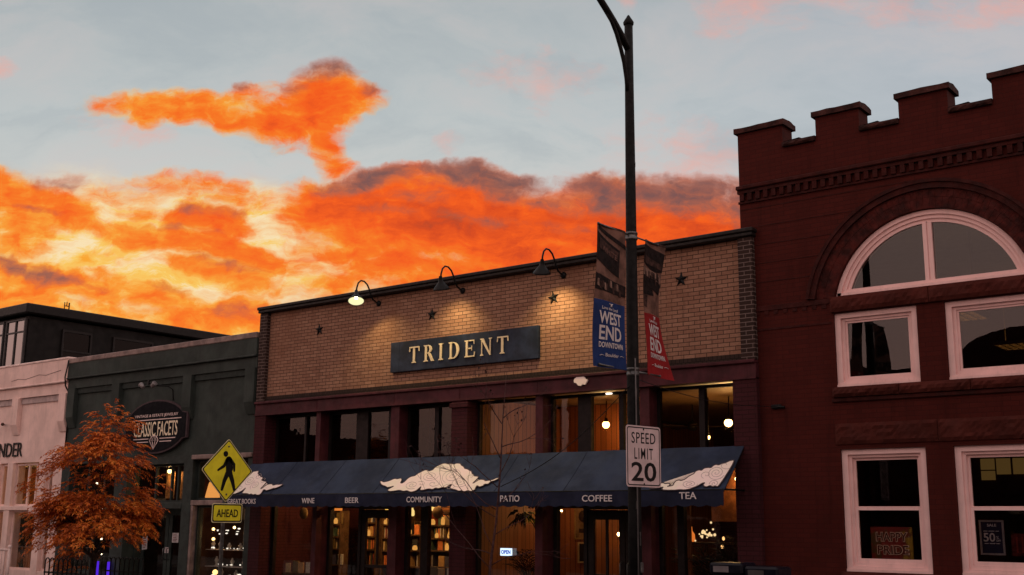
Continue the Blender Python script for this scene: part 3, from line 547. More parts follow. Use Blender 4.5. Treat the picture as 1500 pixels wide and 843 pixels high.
aw = thing('shop_awning', 'navy awning with painted clouds and a lettered valance along the brick shop front', 'awning', (-13.8, -.09, 3.05))
AX0, AX1 = -19.62, -8.06
def awn(x, s, h): return Vector((x, -.09-.71*s, 3.05-.69*s)) + Vector((0, -.697, .717))*h    # s: 0 at the wall, 1 at the front edge
mb = MB(); nx, ns = 120, 6
sag = lambda x, s: -.010*sin(pi*s)*(1+.5*sin(x*2.7)) + .004*sin(x*5.3+s*3)
vs = []; 
for j in range(ns+1):
    for i in range(nx+1):
        x = AX0+(AX1-AX0)*i/nx; vs.append(awn(x, j/ns, sag(x, j/ns)))
fs = [(j*(nx+1)+i, (j+1)*(nx+1)+i, (j+1)*(nx+1)+i+1, j*(nx+1)+i+1) for j in range(ns) for i in range(nx)]
o2 = len(vs); vs += [p - Vector((0,-.697,.717))*.012 for p in vs[:]]; fs += [tuple(o2+q for q in f[::-1]) for f in fs[:]]
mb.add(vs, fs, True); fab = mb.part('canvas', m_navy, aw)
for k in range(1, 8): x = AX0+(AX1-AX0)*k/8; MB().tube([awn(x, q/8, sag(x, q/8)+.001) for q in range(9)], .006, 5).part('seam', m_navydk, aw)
mb = MB(); n = 240; top = []; bot = []; b2 = []; t2 = []
for i in range(n+1):
    x = AX0+(AX1-AX0)*i/n; sc = abs(sin((x-AX0)*pi/.24)); yy = -.802-.008*sin(x*7)-.006*sin(x*17)
    top.append((x, -.802, 2.375)); bot.append((x, yy, 2.155-.03*sc)); 
t2 = [(a, b+.012, c) for a, b, c in top]; b2 = [(a, b+.012, c) for a, b, c in bot]
N = n+1
mb.add(top+bot+t2+b2, [(i, N+i, N+i+1, i+1) for i in range(n)] + [(2*N+i, 2*N+i+1, 3*N+i+1, 3*N+i) for i in range(n)], True)
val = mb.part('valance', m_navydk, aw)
mb = MB()
for x in (AX0+.02, -16.7, -13.8, -10.9, AX1-.02): mb.tube([awn(x, .02, -.03), awn(x, .99, -.03)], .014, 6); mb.tube([(x,-.1,2.38), (x,-.79,2.38)], .014, 6)
mb.tube([(AX0,-.79,2.37), (AX1,-.79,2.37)], .014, 6).part('awning_frame', m_black, aw)
for s_, x, wd, z, ht in (('GREAT',-19.45,.42,2.192,.10), ('BOOKS',-18.99,.43,2.192,.10), ('WINE',-17.18,.36,2.198,.10), ('BEER',-15.97,.36,2.202,.10), ('COMMUNITY',-14.39,.85,2.208,.10), ('PATIO',-12.23,.41,2.212,.104), ('COFFEE',-10.56,.57,2.208,.102), ('TEA',-8.79,.29,2.24,.102)):
    write(MB(), south(-.812), s_, x, z, wd, ht, depth=.004, bold=.008).part('lettering', m_letter, val)
def emblem(poly, swirls, lab):
    def smooth(P, it=2):
        for _ in range(it): P = [q for i in range(len(P)) for q in ((P[i][0]*.78+P[(i+1) % len(P)][0]*.22, P[i][1]*.78+P[(i+1) % len(P)][1]*.22), (P[i][0]*.22+P[(i+1) % len(P)][0]*.78, P[i][1]*.22+P[(i+1) % len(P)][1]*.78))]
        return P
    P = smooth(poly); 
    area = sum(P[i][0]*P[(i+1) % len(P)][1]-P[(i+1) % len(P)][0]*P[i][1] for i in range(len(P)))
    if area > 0: P = P[::-1]                       # s runs downwards
    e = MB().prism(P, lambda a, b, h: awn(a, b, h), .014, .020).part('cloud_emblem', m_emblem, fab)
    MB().tube([awn(a, b, .019) for a, b in P+P[:1]], .010, 5, False).part('outline', m_line, e)
    mb = MB()
    for cx, cs, rx, rs, turns, ph in swirls:
        pts = []; nn = int(turns*22)
        for i in range(nn+1):
            q = i/nn; a = ph+q*turns*2*pi; pts.append(awn(cx+rx*(1-q*.93)*cos(a)+.25*rx*sin(a)*(1-q), cs+rs*(1-q*.93)*sin(a), .021))
        mb.tube(pts, .0042, 4, False)
    mb.part('swirl_lines', m_teal, e); return e
emblem(CLOUD_MID, [(-14.11,.56,.20,.13,2.4,0), (-13.58,.56,.24,.20,2.6,2), (-14.40,.79,.17,.11,2,1), (-13.30,.74,.20,.13,2.2,.5), (-13.85,.36,.25,.10,1,.5), (-13.45,.86,.16,.09,1.5,3), (-14.2,.76,.12,.07,1,4), (-13.12,.60,.10,.08,1,2), (-13.9,.76,.16,.1,1.2,5.5)], 'm')
emblem(CLOUD_RIGHT, [(-8.30,.63,.15,.16,2.6,.4), (-8.66,.87,.14,.09,2.4,0), (-8.45,.67,.10,.09,1.2,2), (-8.25,.87,.08,.08,1.6,3), (-8.2,.46,.12,.1,.8,1)], 'r')
emblem(CLOUD_LEFT, [(-19.15,.57,.16,.14,2.2,0), (-18.85,.72,.13,.13,2,2), (-19.0,.45,.12,.1,1.4,4), (-19.25,.8,.12,.1,1.4,1), (-18.72,.55,.1,.1,1,1)], 'l')

# ------------------------------------------------------------------ red brick corner building with battlements
red = thing('red_brick_building', 'dark red brick building with battlements and arched window, tallest in the row', 'building', (-5.17, 0, 0))
RX0, RX1 = -8.05, -2.29; CX, CZ, RA = -5.17, 4.90, 1.415
holes = [(-6.58,-5.36,1.24,2.95), (-4.98,-3.76,1.24,2.95), (-6.585,-5.365,3.855,4.945), (-4.975,-3.755,3.855,4.945)]
mb = MB(); ZA = 5.20
wall_cells(mb, RX0, RX1, 0, 7.70, 0, .42, holes, skip=[(CX-RA, CX+RA, ZA, CZ+RA)] if False else [])
red_wall = None
# rebuild with the arched opening
mb = MB(); top = CZ+RA; xa, xb = CX-RA, CX+RA
hl = math.sqrt(RA*RA-(ZA-CZ)**2)
xs = sorted({RX0, RX1, xa, xb, *[h[0] for h in holes], *[h[1] for h in holes]})
wall_cells(mb, RX0, RX1, 0, 7.70, 0, .42, holes, skip=[(xa, xb, ZA, top)] )
# cells must split on the arch box too: add the arch box as a hole without reveals
mb = MB(); wall_cells(mb, RX0, RX1, 0, 7.70, 0, .42, holes+[(xa, xb, ZA, top)], reveal=False)
for a, b, c, e in holes:
    mb.add([(a,0,c), (a,.42,c), (a,.42,e), (a,0,e)], [(0,3,2,1)]); mb.add([(b,0,c), (b,.42,c), (b,.42,e), (b,0,e)], [(0,1,2,3)])
    mb.add([(a,0,c), (b,0,c), (b,.42,c), (a,.42,c)], [(0,3,2,1)]); mb.add([(a,0,e), (b,0,e), (b,.42,e), (a,.42,e)], [(0,1,2,3)])
a0 = math.asin((ZA-CZ)/RA); NA = 40
arc = [(CX+RA*cos(a0+(pi-2*a0)*i/NA), CZ+RA*sin(a0+(pi-2*a0)*i/NA)) for i in range(NA+1)]
for (x1, z1), (x2, z2) in zip(arc, arc[1:]):
    mb.add([(x2,0,z2), (x1,0,z1), (x1,0,top), (x2,0,top)], [(0,1,2,3)]); mb.add([(x2,0,z2), (x1,0,z1), (x1,.42,z1), (x2,.42,z2)], [(0,1,2,3)])
for (x, z), sx in ((arc[0], xb), (arc[-1], xa)):
    mb.add([(x,0,ZA), (sx,0,ZA), (sx,0,top), (x,0,top)], [(0,1,2,3) if sx > x else (3,2,1,0)])
mb.add([(xa,0,ZA), (xb,0,ZA), (xb,.42,ZA), (xa,.42,ZA)], [(0,1,2,3)])
mb.part('brick_wall', m_redbrick, red)
MB().box(RX0, RX0+.3, .43, 14, 0, 7.6).box(RX1-.3, RX1, .43, 14, 0, 7.6).box(RX0, RX1, 14, 14.3, 0, 7.6).part('side_wall', m_redbrick, red)
MB().box(RX0+.3, RX1-.3, .43, 14, 6.9, 7.0).part('roof', m_coping, red)
MB().box(RX0+.31, RX1-.31, .43, 13.9, .3, .4).part('floor', mat('shop_floor', (.16,.09,.05)), red)
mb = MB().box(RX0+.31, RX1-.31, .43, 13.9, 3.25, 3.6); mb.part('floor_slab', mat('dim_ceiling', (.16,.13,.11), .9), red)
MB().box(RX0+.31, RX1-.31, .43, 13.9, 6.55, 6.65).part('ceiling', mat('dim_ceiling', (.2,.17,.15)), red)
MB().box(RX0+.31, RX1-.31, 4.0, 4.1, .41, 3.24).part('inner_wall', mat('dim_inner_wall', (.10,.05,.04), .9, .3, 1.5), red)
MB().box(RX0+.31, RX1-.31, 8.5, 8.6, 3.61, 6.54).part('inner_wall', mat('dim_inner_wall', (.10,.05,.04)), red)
# rock-faced sandstone: bumpy blocks butted along X
def rough_course(mb, x0, x1, z0, z1, y, depth, n, seed, amp=.025):
    rnd = random.Random(seed); L = (x1-x0)/n
    for k in range(n):
        a, b = x0+k*L+.004, x0+(k+1)*L-.004; nx, nz = max(6, int((b-a)/.045)), max(3, int((z1-z0)/.045)); vs = []
        for j in range(nz+1):
            for i in range(nx+1):
                edge = i in (0, nx) or j in (0, nz)
                vs.append((a+(b-a)*i/nx, y-depth-(0 if edge else rnd.random()*amp+amp*.5), z0+(z1-z0)*j/nz))
        mb.add(vs, [(j*(nx+1)+i, j*(nx+1)+i+1, (j+1)*(nx+1)+i+1, (j+1)*(nx+1)+i) for j in range(nz) for i in range(nx)])
        mb.add([(a,y-depth,z0),(b,y-depth,z0),(b,y,z0),(a,y,z0)], [(0,3,2,1)]); mb.add([(a,y-depth,z1),(b,y-depth,z1),(b,y,z1),(a,y,z1)], [(0,1,2,3)])
        mb.add([(a,y-depth,z0),(a,y,z0),(a,y,z1),(a,y-depth,z1)], [(0,3,2,1)]); mb.add([(b,y-depth,z0),(b,y,z0),(b,y,z1),(b,y-depth,z1)], [(0,1,2,3)])
mb = MB(); rough_course(mb, -6.62, -3.72, 4.96, 5.185, 0, .05, 2, 3); mb.part('stone_lintel', m_redstone, red)
mb = MB(); rough_course(mb, -6.64, -3.70, 3.02, 3.32, 0, .02, 2, 4, .022); mb.part('stone_lintel', m_redstone, red)
mb = MB(); rough_course(mb, -6.64, -3.70, 3.70, 3.845, 0, .06, 3, 5, .03); mb.part('stone_sill', m_redstone, red)
MB().bev(-6.66, -3.68, -.035, .0, 3.63, 3.695, .01).part('sill_moulding', m_reddark, red)
mb = MB(); rough_course(mb, -6.64, -3.70, 1.07, 1.232, 0, .07, 3, 6, .03); mb.part('stone_sill', m_redstone, red)
# belt course with brick dentils at the arch springing, left of the arch and along the wall
mb = MB().bev(RX0, -6.63, -.018, -.001, 5.10, 5.18, .006).box(RX0, -6.63, -.012, -.001, 4.80, 4.83)
for k in range(9): mb.box(RX0+.05+k*.155, RX0+.12+k*.155, -.012, -.001, 5.04, 5.098)
mb.part('belt_course', m_reddark, red); MB().bev(-3.71, RX1, -.035, -.001, 5.10, 5.18, .008).part('belt_course', m_reddark, red)
mb = MB()
for z in (6.76, 6.46, 6.16, 5.86, 5.56): 
    mb.box(RX0, -5.17-math.sqrt(max(.01, 1.86**2-(z-CZ)**2)), -.006, .002, z-.006, z+.006)
mb.part('groove_line', m_reddark, red)
# arch: voussoir ring and hood mould
def ring(mb, r0, r1, y, d, n, gap=0.0, a_from=None):
    s = math.asin(min(1, (5.20-CZ)/r1)); tot = pi-2*s
    for i in range(n):
        a, b = s+tot*i/n+gap, s+tot*(i+1)/n-gap; sub = 3
        A = [(CX+r0*cos(a+(b-a)*q/sub), CZ+r0*sin(a+(b-a)*q/sub)) for q in range(sub+1)]; B = [(CX+r1*cos(a+(b-a)*q/sub), CZ+r1*sin(a+(b-a)*q/sub)) for q in range(sub+1)]
        mb.prism(A[::-1]+B, south(y), 0, d)
mb = MB(); ring(mb, 1.418, 1.575, -.001, .010, 46, .001); ring(mb, 1.58, 1.70, -.001, .008, 52, .001); mb.part('arch_ring', m_redarch, red)
mb = MB(); ring(mb, 1.705, 1.79, -.001, .045, 30); ring(mb, 1.791, 1.84, -.001, .07, 30); mb.part('hood_mould', m_reddark, red)
# cornice with dentils
mb = MB().bev(RX0-.02, RX1+.02, -.10, .0, 7.075, 7.14, .012).box(RX0-.01, RX1+.01, -.06, -.001, 7.02, 7.073)
k = 0
while RX0+.03+k*.135 < RX1-.07: mb.box(RX0+.03+k*.135, RX0+.10+k*.135, -.055, -.001, 6.90, 7.018); k += 1
mb.box(RX0-.01, RX1+.01, -.03, -.001, 6.86, 6.895); mb.part('dentil_cornice', m_reddark, red)
# battlements
MER = [(-8.05,-7.28), (-6.73,-6.04), (-5.44,-4.73), (-4.12,-3.42), (-2.98,-2.29)]
rnd = random.Random(5)
for i, (a, b) in enumerate(MER):
    mer = MB().box(a, b, .0, .36, 7.70, 8.03).part('merlon', m_redbrick, red)
    bm = bmesh.new(); bmesh.ops.create_cube(bm, size=1); bmesh.ops.subdivide_edges(bm, edges=bm.edges[:], cuts=5, use_grid_fill=True)
    def capx(q, a=a, b=b):
        top = q.z > .49; z = 8.032+(q.z+.5)*.085 + (rnd.random()-.5)*.012*(1 if top else 0) + (.03*(1-abs(q.y)*2) if top else 0)
        return Vector(((a+b)/2+q.x*(b-a+.09), .18+q.y*.46, z))
    MB().bm(bm, False, capx).part('cap_stone', m_capstone, mer)
    if i < 4:
        x0, x1 = b, MER[i+1][0]; mb = MB(); rough_course(mb, x0+.002, x1-.002, 7.66, 7.735, .0, .05, 1, 20+i, .018); mb.add([(x0,-.05,7.735),(x1,-.05,7.735),(x1,.40,7.76),(x0,.40,7.76)], [(0,1,2,3)]); mb.add([(x0,-.05,7.735),(x0+.3,-.055,7.755),(x0+.3,.2,7.79),(x0,.2,7.76)], [(0,1,2,3)]); mb.box(x0, x1, .36, .40, 7.6, 7.76)
        mb.part('crenel_sill', m_capstone, red)
# sash windows
m_glass_red = glass('dark_shop_pane', (.80,.78,.76), .45, .02, .0)
m_glass_sky = glass('mirroring_pane', (.62,.60,.58), .75, .02, .02)
def sash(x0, x1, z0, z1, two, gl):
    y = .07
    mb = frame(MB(), x0, x1, z0, z1, y-.03, y+.10, .085, .07, .075)                       # brick mould
    frame(mb, x0+.086, x1-.086, z0+.071, z1-.076, y+.012, y+.10, .045, .05, .04)
    mb.box(x0-.0, x1+.0, y-.055, y-.031, z0-.0, z0+.035)
    f = mb.part('window', m_pinkframe, red)
    a, b, c, e = x0+.132, x1-.132, z0+.122, z1-.117
    if two:
        mid = z0+.86
        frame(MB(), a, b, c, mid+.03, y+.035, y+.075, .045, .06, .04).part('sash', m_pinkframe, f); frame(MB(), a, b, mid+.032, e, y+.06, y+.1, .035, .012, .04).part('sash', m_pinkframe, f)
        MB().box(a+.045, b-.045, y+.05, y+.055, c+.06, mid-.01).part('pane', gl, f); MB().box(a+.035, b-.035, y+.08, y+.085, mid+.044, e-.04).part('pane', gl, f)
    else:
        frame(MB(), a, b, c, e, y+.035, y+.075, .03, .03, .03).part('sash', m_pinkframe, f); MB().box(a+.03, b-.03, y+.05, y+.056, c+.03, e-.03).part('pane', gl, f)
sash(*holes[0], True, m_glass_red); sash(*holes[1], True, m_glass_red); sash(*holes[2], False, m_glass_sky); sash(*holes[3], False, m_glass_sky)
# fanlight
def arcband(mb, r0, r1, y0, y1, zb):
    n = 40
    for i in range(n):
        p = []
        s0, s1 = math.asin((zb-CZ)/r0), math.asin((zb-CZ)/r1)
        A0, A1 = s0+(pi-2*s0)*i/n, s0+(pi-2*s0)*(i+1)/n; B0, B1 = s1+(pi-2*s1)*i/n, s1+(pi-2*s1)*(i+1)/n
        q = [(CX+r0*cos(A0), CZ+r0*sin(A0)), (CX+r0*cos(A1), CZ+r0*sin(A1)), (CX+r1*cos(B1), CZ+r1*sin(B1)), (CX+r1*cos(B0), CZ+r1*sin(B0))]
        vs = [(x, y0, z) for x, z in q]+[(x, y1, z) for x, z in q]
        mb.add(vs, [(0,1,2,3), (4,7,6,5), (0,4,5,1), (2,6,7,3)])
mb = MB(); zb = 5.205
arcband(mb, 1.345, 1.41, .045, .2, zb); arcband(mb, 1.29, 1.344, .075, .2, zb); arcband(mb, 1.235, 1.289, .10, .2, zb)
mb.box(CX-1.36, CX+1.36, .045, .2, zb-.002, zb+.045); mb.box(CX-1.30, CX+1.30, .08, .2, zb+.046, zb+.095)
mb.box(CX-.065, CX-.008, .085, .2, zb+.096, CZ+1.24); mb.box(CX+.008, CX+.065, .085, .2, zb+.096, CZ+1.24); mb.box(CX-.0079, CX+.0079, .10, .2, zb+.096, CZ+1.25)
fan = mb.part('fanlight', m_pinkframe, red)
for sgn in (-1, 1):
    poly = [(CX+sgn*.06, zb+.09)]; r = 1.25; s = math.asin((zb+.09-CZ)/r)
    for i in range(21):
        a = s+(pi/2-s)*i/20; x = CX+sgn*r*cos(a)
        if (x-CX)*sgn >= .06: poly.append((x, CZ+r*sin(a)))
    poly.append((CX+sgn*.06, CZ+math.sqrt(r*r-.0036)))
    MB().prism(poly if sgn > 0 else poly[::-1], south(.13), 0, .006).part('pane', m_glass_sky, fan)

# signs and lights behind the red building's panes
def neon(mb, s, x, z, wd, ht, y): write(mb, south(y), s, x, z, wd, ht, depth=.01, bold=.02)
hp = thing('pride_sign', 'HAPPY PRIDE sign with outlined letters behind the lower left window of the red building', 'sign', (-6.0, .36, 1.42))
mb = MB().bev(-6.34, -5.74, .36, .38, 1.40, 1.86, .006); 
m_rain = bpy.data.materials.new('pride_board'); m_rain.use_nodes = True; t_ = NT(m_rain.node_tree)
pos = t_.n('ShaderNodeNewGeometry').outputs['Position']; px = t_.sep(pos)[0]; pz = t_.sep(pos)[2]
f_ = t_.m('ADD', t_.m('MULTIPLY', t_.m('ADD', px, 6.34), .9), t_.m('MULTIPLY', t_.m('SUBTRACT', t_.noise(pos, 9, 3), .5), .9))
t_.L(t_.ramp(f_, [(0,(.10,.05,.01)), (.15,(.25,.02,.015)), (.35,(.22,.015,.012)), (.47,(.18,.05,.01)), (.55,(.42,.26,.02))]), m_rain.node_tree.nodes['Principled BSDF'].inputs['Base Color'])
mb.part('board', m_rain, hp)
def outline_letters(s, x, z, wd, ht, y, off):
    """hollow letters: a dark letter in front of a slightly fatter bright one"""
    write(MB(), south(y), s, x, z, wd, ht, depth=.008, bold=.045).part('letter_outline', glow('neon_rim', (.75,.38,.26), .16), hp)
    write(MB(), south(y-.010), s, x+.012, z+.008, wd-.024, ht-.016, depth=.006, bold=.006).part('letter_fill', mat('dark_red_letter', (.16,.012,.012), .5), hp)
outline_letters('HAPPY', -6.26, 1.655, .46, .135, .358, .01); outline_letters('PRIDE', -6.25, 1.475, .46, .135, .358, .01)
ps = thing('sale_poster', 'dark blue SALE 50% OFF poster in a pale frame behind the lower right window', 'poster', (-4.65, .33, 1.5))
MB().box(-4.79, -4.52, .33, .34, 1.53, 1.94).part('sheet', mat('poster_blue', (.02,.022,.075), .6), ps)
frame(MB(), -4.815, -4.495, 1.505, 1.965, .322, .345, .025).part('poster_frame', mat('poster_frame', (.42,.36,.40), .5), ps)
mb = MB(); write(mb, south(.329), 'SALE', -4.71, 1.88, .12, .035, depth=.003, bold=.01); write(mb, south(.329), '50', -4.765, 1.68, .15, .115, depth=.003, bold=.012); write(mb, south(.329), '%', -4.602, 1.715, .035, .04, depth=.003); write(mb, south(.329), 'OFF', -4.602, 1.68, .055, .028, depth=.003, bold=.01)
for a, b, z in ((-4.76, -4.56, 1.815), (-4.755, -4.56, 1.652)): mb.box(a, a+.05, .326, .329, z, z+.008); mb.box(a+.065, b-.06, .326, .329, z, z+.008); mb.box(b-.045, b, .326, .329, z, z+.008)
mb.part('lettering', mat('poster_white', (.6,.55,.6), .6), ps)
rp = thing('red_poster', 'dim red poster behind the lower right window, right of the blue sale poster', 'poster', (-4.2, .36, 1.5))
MB().box(-4.42, -3.95, .36, .37, 1.50, 1.79).part('sheet', mat('red_sheet', (.16,.014,.012), .7, .3, 12), rp)
mb = MB()
for x in (-4.36, -4.29, -4.2, -4.12): mb.box(x, x+.02, .355, .36, 1.54, 1.75)
mb.part('stripes', mat('red_stripe', (.30,.03,.02), .6), rp)
def bulb(x, y, z, r, e, label, group=None, col=(1,.72,.32), power=0, glowk=18):
    o = MB().ball((x, y, z), r, 8).solo('light_bulb', glow('warm_bulb_%d' % glowk, col, glowk), label, 'light bulb', group)
    if power:
        l = bpy.data.lights.new('bulb_light', 'POINT'); l.energy = power; l.color = (1,.62,.28); l.shadow_soft_size = r
        q = bpy.data.objects.new('bulb_light', l); COL.objects.link(q); q.parent = o; q.location = (0, 0, r)
        o.visible_shadow = False
    return o
bulb(-4.83, .6, 1.80, .025, 0, 'small warm bulb glowing left of the blue sale poster', glowk=18, power=1.2)
bulb(-6.45, .75, 1.72, .03, 0, 'small amber bulb glowing left of the HAPPY PRIDE sign', glowk=6, col=(1,.55,.12), power=2)
# lit window lattice seen deep inside, upper room ceiling fittings
def diffuser(x0, x1, y0, y1, z, label):
    t = thing('ceiling_light', label, 'ceiling light', ((x0+x1)/2, (y0+y1)/2, z), 'ceiling lights in the upper room of the red building')
    MB().box(x0, x1, y0, y1, z-.02, z-.015).part('diffuser', glow('ceiling_panel', (1,.62,.28), 2.6), t)
    mb = MB()
    for sx in (x0+.1, x1-.1): mb.tube([(sx,(y0+y1)/2,z), (sx,(y0+y1)/2,6.55)], .008, 5)
    for i in range(7): xx = x0+(x1-x0)*i/6; mb.box(xx-.012, xx+.012, y0-.01, y1+.01, z-.07, z)
    for i in range(5): yy = y0+(y1-y0)*i/4; mb.box(x0-.01, x1+.01, yy-.012, yy+.012, z-.068, z-.002)
    mb.part('louvre', mat('brass_louvre', (.3,.2,.08), .4), t)
diffuser(-6.0, -5.2, 2.15, 2.95, 5.22, 'golden louvred ceiling light hung at the top left of the right upper window')
diffuser(-5.95, -5.2, 5.9, 6.7, 5.22, 'golden louvred ceiling light hung deeper in the room, lower in the right upper window')
lw_ = thing('inner_window', 'faint yellow panes of an inner window seen through the lower right window', 'window', (-5.5, 3.98, 2.63))
for x in (-5.79, -5.54, -5.28): MB().box(x, x+.22, 3.96, 3.985, 2.72 if x > -5.7 else 2.80, 2.98).part('pane', glow('dim_inner_pane', (.55,.32,.09), .16), lw_)
MB().box(-5.79, -5.57, 3.96, 3.985, 2.63, 2.78).part('pane', glow('dim_inner_pane', (.55,.36,.10), .13), lw_)

# ------------------------------------------------------------------ green jewellery shop and its white neighbour
def parapet_shop(t, x0, x1, ztop, m, mc, panels, zbelt, zpan, brz, cap_h=.13, mat_cap=None):
    """plastered parapet with a coping, a ledge, sunken panels and tapering brackets between them"""
    mb = MB(); wall_cells(mb, x0, x1, 3.30, ztop-cap_h, 0, .3, [], False); mb.add([(x0,0,3.3),(x1,0,3.3),(x1,.3,3.3),(x0,.3,3.3)], [(0,3,2,1)]); mb.part('parapet_wall', m, t)
    MB().bev(x0, x1, -.15, .36, ztop-cap_h, ztop, .015).part('coping', mat_cap or mc, t)
    MB().box(x0, x1, -.13, -.001, zbelt+.045, ztop-cap_h-.002).part('fascia', m, t)
    MB().bev(x0, x1, -.17, -.001, zbelt, zbelt+.043, .012).part('ledge', mc, t)
    # band above the sunken panels, brackets between them
    MB().box(x0, x1, -.09, -.001, zpan, zbelt-.002).part('frieze', m, t)
    for bx in panels:
        a, b = bx-.16, bx+.16
        mb = MB().box(a, b, -.13, -.002, brz+.26, zpan-.001)
        vs = [(a,-.13,brz+.26),(b,-.13,brz+.26),(b,-.03,brz),(a,-.03,brz),(a,-.002,brz+.26),(b,-.002,brz+.26),(b,-.002,brz),(a,-.002,brz)]
        mb.add(vs, [(0,3,2,1), (0,4,7,3), (1,2,6,5), (3,7,6,2)]); mb.part('bracket', m, t)
gs = thing('green_shop_building', 'dark green plastered jewellery shop between the pinkish white shop and the brick shop', 'building', (-23.4, 0, 0))
GX0, GX1 = -27.12, -19.63
parapet_shop(gs, GX0, GX1, 5.90, m_green, m_greendk, [-26.9, -24.92, -22.05, -19.82], 5.36, 5.12, 4.12, .13, m_capcopper)
mb = MB()
for a, b in ((-26.72,-25.1), (-24.74,-22.23), (-21.87,-20.0)): mb.box(a+.0, b, -.05, -.001, 4.98, 5.118)
mb.part('panel_head', mat('green_painted_shade', (.045,.058,.053), .8), gs)  # darker copy of the green paint puts shade under the frieze
MB().box(GX0, GX0+.2, .31, 9, 0, 5.7).box(GX0, GX1, 9, 9.2, 0, 5.7).box(GX0+.2, GX1, .31, 9, 5.1, 5.2).part('side_wall', m_greendk, gs)
# shop front of the green shop
for a, b in ((GX0, -26.75), (-24.75, -24.25), (-22.05, -21.72), (-19.8, GX1)):
    MB().box(a, b, -.06, .3, 0, 3.298).part('pilaster', m_greendk, gs)
MB().box(-24.25, -22.05, -.02, .25, 3.12, 3.297).part('lintel', m_greendk, gs)
MB().bev(-21.72, -19.64, -.12, .1, 3.19, 3.29, .012).part('head_moulding', m_capcopper, gs)
MB().bev(-26.75, -24.75, -.12, .1, 3.19, 3.29, .012).part('head_moulding', m_greendk, gs)
MB().bev(-21.72, -19.8, -.07, .12, 2.18, 2.29, .01).part('transom_bar', m_capcopper, gs)
MB().bev(-24.25, -22.05, -.07, .12, 2.10, 2.24, .01).part('transom_bar', m_greendk, gs)
MB().bev(-26.75, -24.75, -.07, .12, 2.18, 2.29, .01).part('transom_bar', m_greendk, gs)
MB().box(-21.72, -21.64, -.05, .1, .6, 2.178).part('window_post', m_capcopper, gs)
MB().box(-21.72, -19.8, -.04, .2, 0, .6).box(-26.75, -24.75, -.04, .2, 0, .6).part('stall_riser', m_greendk, gs)
MB().box(GX0+.2, GX1, .31, 8.9, 0, .1).part('floor', mat('shop_floor', (.16,.09,.05)), gs)
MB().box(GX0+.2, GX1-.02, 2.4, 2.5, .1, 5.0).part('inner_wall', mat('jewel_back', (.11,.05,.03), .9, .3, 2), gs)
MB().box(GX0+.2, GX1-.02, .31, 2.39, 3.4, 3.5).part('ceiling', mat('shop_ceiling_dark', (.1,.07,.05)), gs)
MB().box(-22.48, -22.42, .5, 2.39, .1, 3.3).part('side_panel', mat('jewel_back', (.11,.05,.03)), gs)
def gwin(x0, x1, z0, z1, mulls, y, parent, m_f=m_greendk, gl=None):
    f = frame(MB(), x0, x1, z0, z1, y-.03, y+.04, .05)
    xs = [x0+.05]
    for q in mulls: f.box(q-.025, q+.025, y-.025, y+.035, z0+.05, z1-.05); xs += [q-.025, q+.025]
    xs.append(x1-.05); f = f.part('window', m_f, parent)
    for i in range(0, len(xs), 2): MB().box(xs[i], xs[i+1], y, y+.006, z0+.05, z1-.05).part('pane', gl or m_glass_low, f)
    return f
gwin(-21.64, -19.8, .6, 2.178, [], .1, gs); gwin(-21.70, -19.8, 2.295, 3.185, [-20.75], .1, gs)
gwin(-26.75, -24.75, .6, 2.178, [-25.75], .1, gs); gwin(-26.75, -24.75, 2.295, 3.185, [-26.1,-25.4], .1, gs)
gwin(-24.25, -22.05, 2.245, 3.118, [-23.35,-22.75,-22.5], .15, gs)
for a, b, s in ((-24.2, -23.15, 1), (-23.13, -22.1, -1)):
    f = frame(MB(), a, b, .1, 2.098, .42, .47, .12, .3, .14).part('door', m_greendk, gs); MB().box(a+.12, b-.12, .44, .446, .4, 1.958).part('pane', glass('door_pane', (.55,.55,.55), .7, .04, .01), f)
    hx = b-.06 if s > 0 else a+.06; MB().tube([(hx,.42,.95),(hx,.35,.97),(hx,.35,1.2),(hx,.42,1.22)], .012, 6).part('handle', m_steel, f)
for q_ in (-24.25, -22.1): MB().box(q_, q_+.05, .26, .47, 0, 2.1).part('reveal', m_greendk, gs)
for x, z, wd, ht, tilt, lab in ((-24.02,1.16,.20,.30,.12,'white notice with red print on the left door of the green shop'), (-22.84,1.34,.24,.22,0,'white paper notice high on the right door of the green shop'), (-23.14,1.10,.16,.13,0,'small grey notice near the handles of the green shop doors')):
    t = thing('door_notice', lab, 'notice', (x, .40, z))
    MB().add([(x-wd/2, .40, z-tilt*wd/2), (x+wd/2, .40, z+tilt*wd/2), (x+wd/2, .40, z+ht+tilt*wd/2), (x-wd/2, .40, z+ht-tilt*wd/2)]+[(x-wd/2, .404, z-tilt*wd/2), (x+wd/2, .404, z+tilt*wd/2), (x+wd/2, .404, z+ht+tilt*wd/2), (x-wd/2, .404, z+ht-tilt*wd/2)], [(0,1,2,3),(4,7,6,5),(0,4,5,1),(1,5,6,2),(2,6,7,3),(3,7,4,0)]).part('sheet', mat('notice_paper', (.62,.56,.56), .8), t)
    mb = MB()
    for k in range(5): zz = z+ht*(.15+.17*k); mb.box(x-wd*.33, x+wd*(.33 if k % 2 else .18), .396, .399, zz, zz+ht*.06)
    mb.part('print_lines', mat('notice_ink', (.30,.08,.08) if tilt else (.2,.16,.17), .8), t)
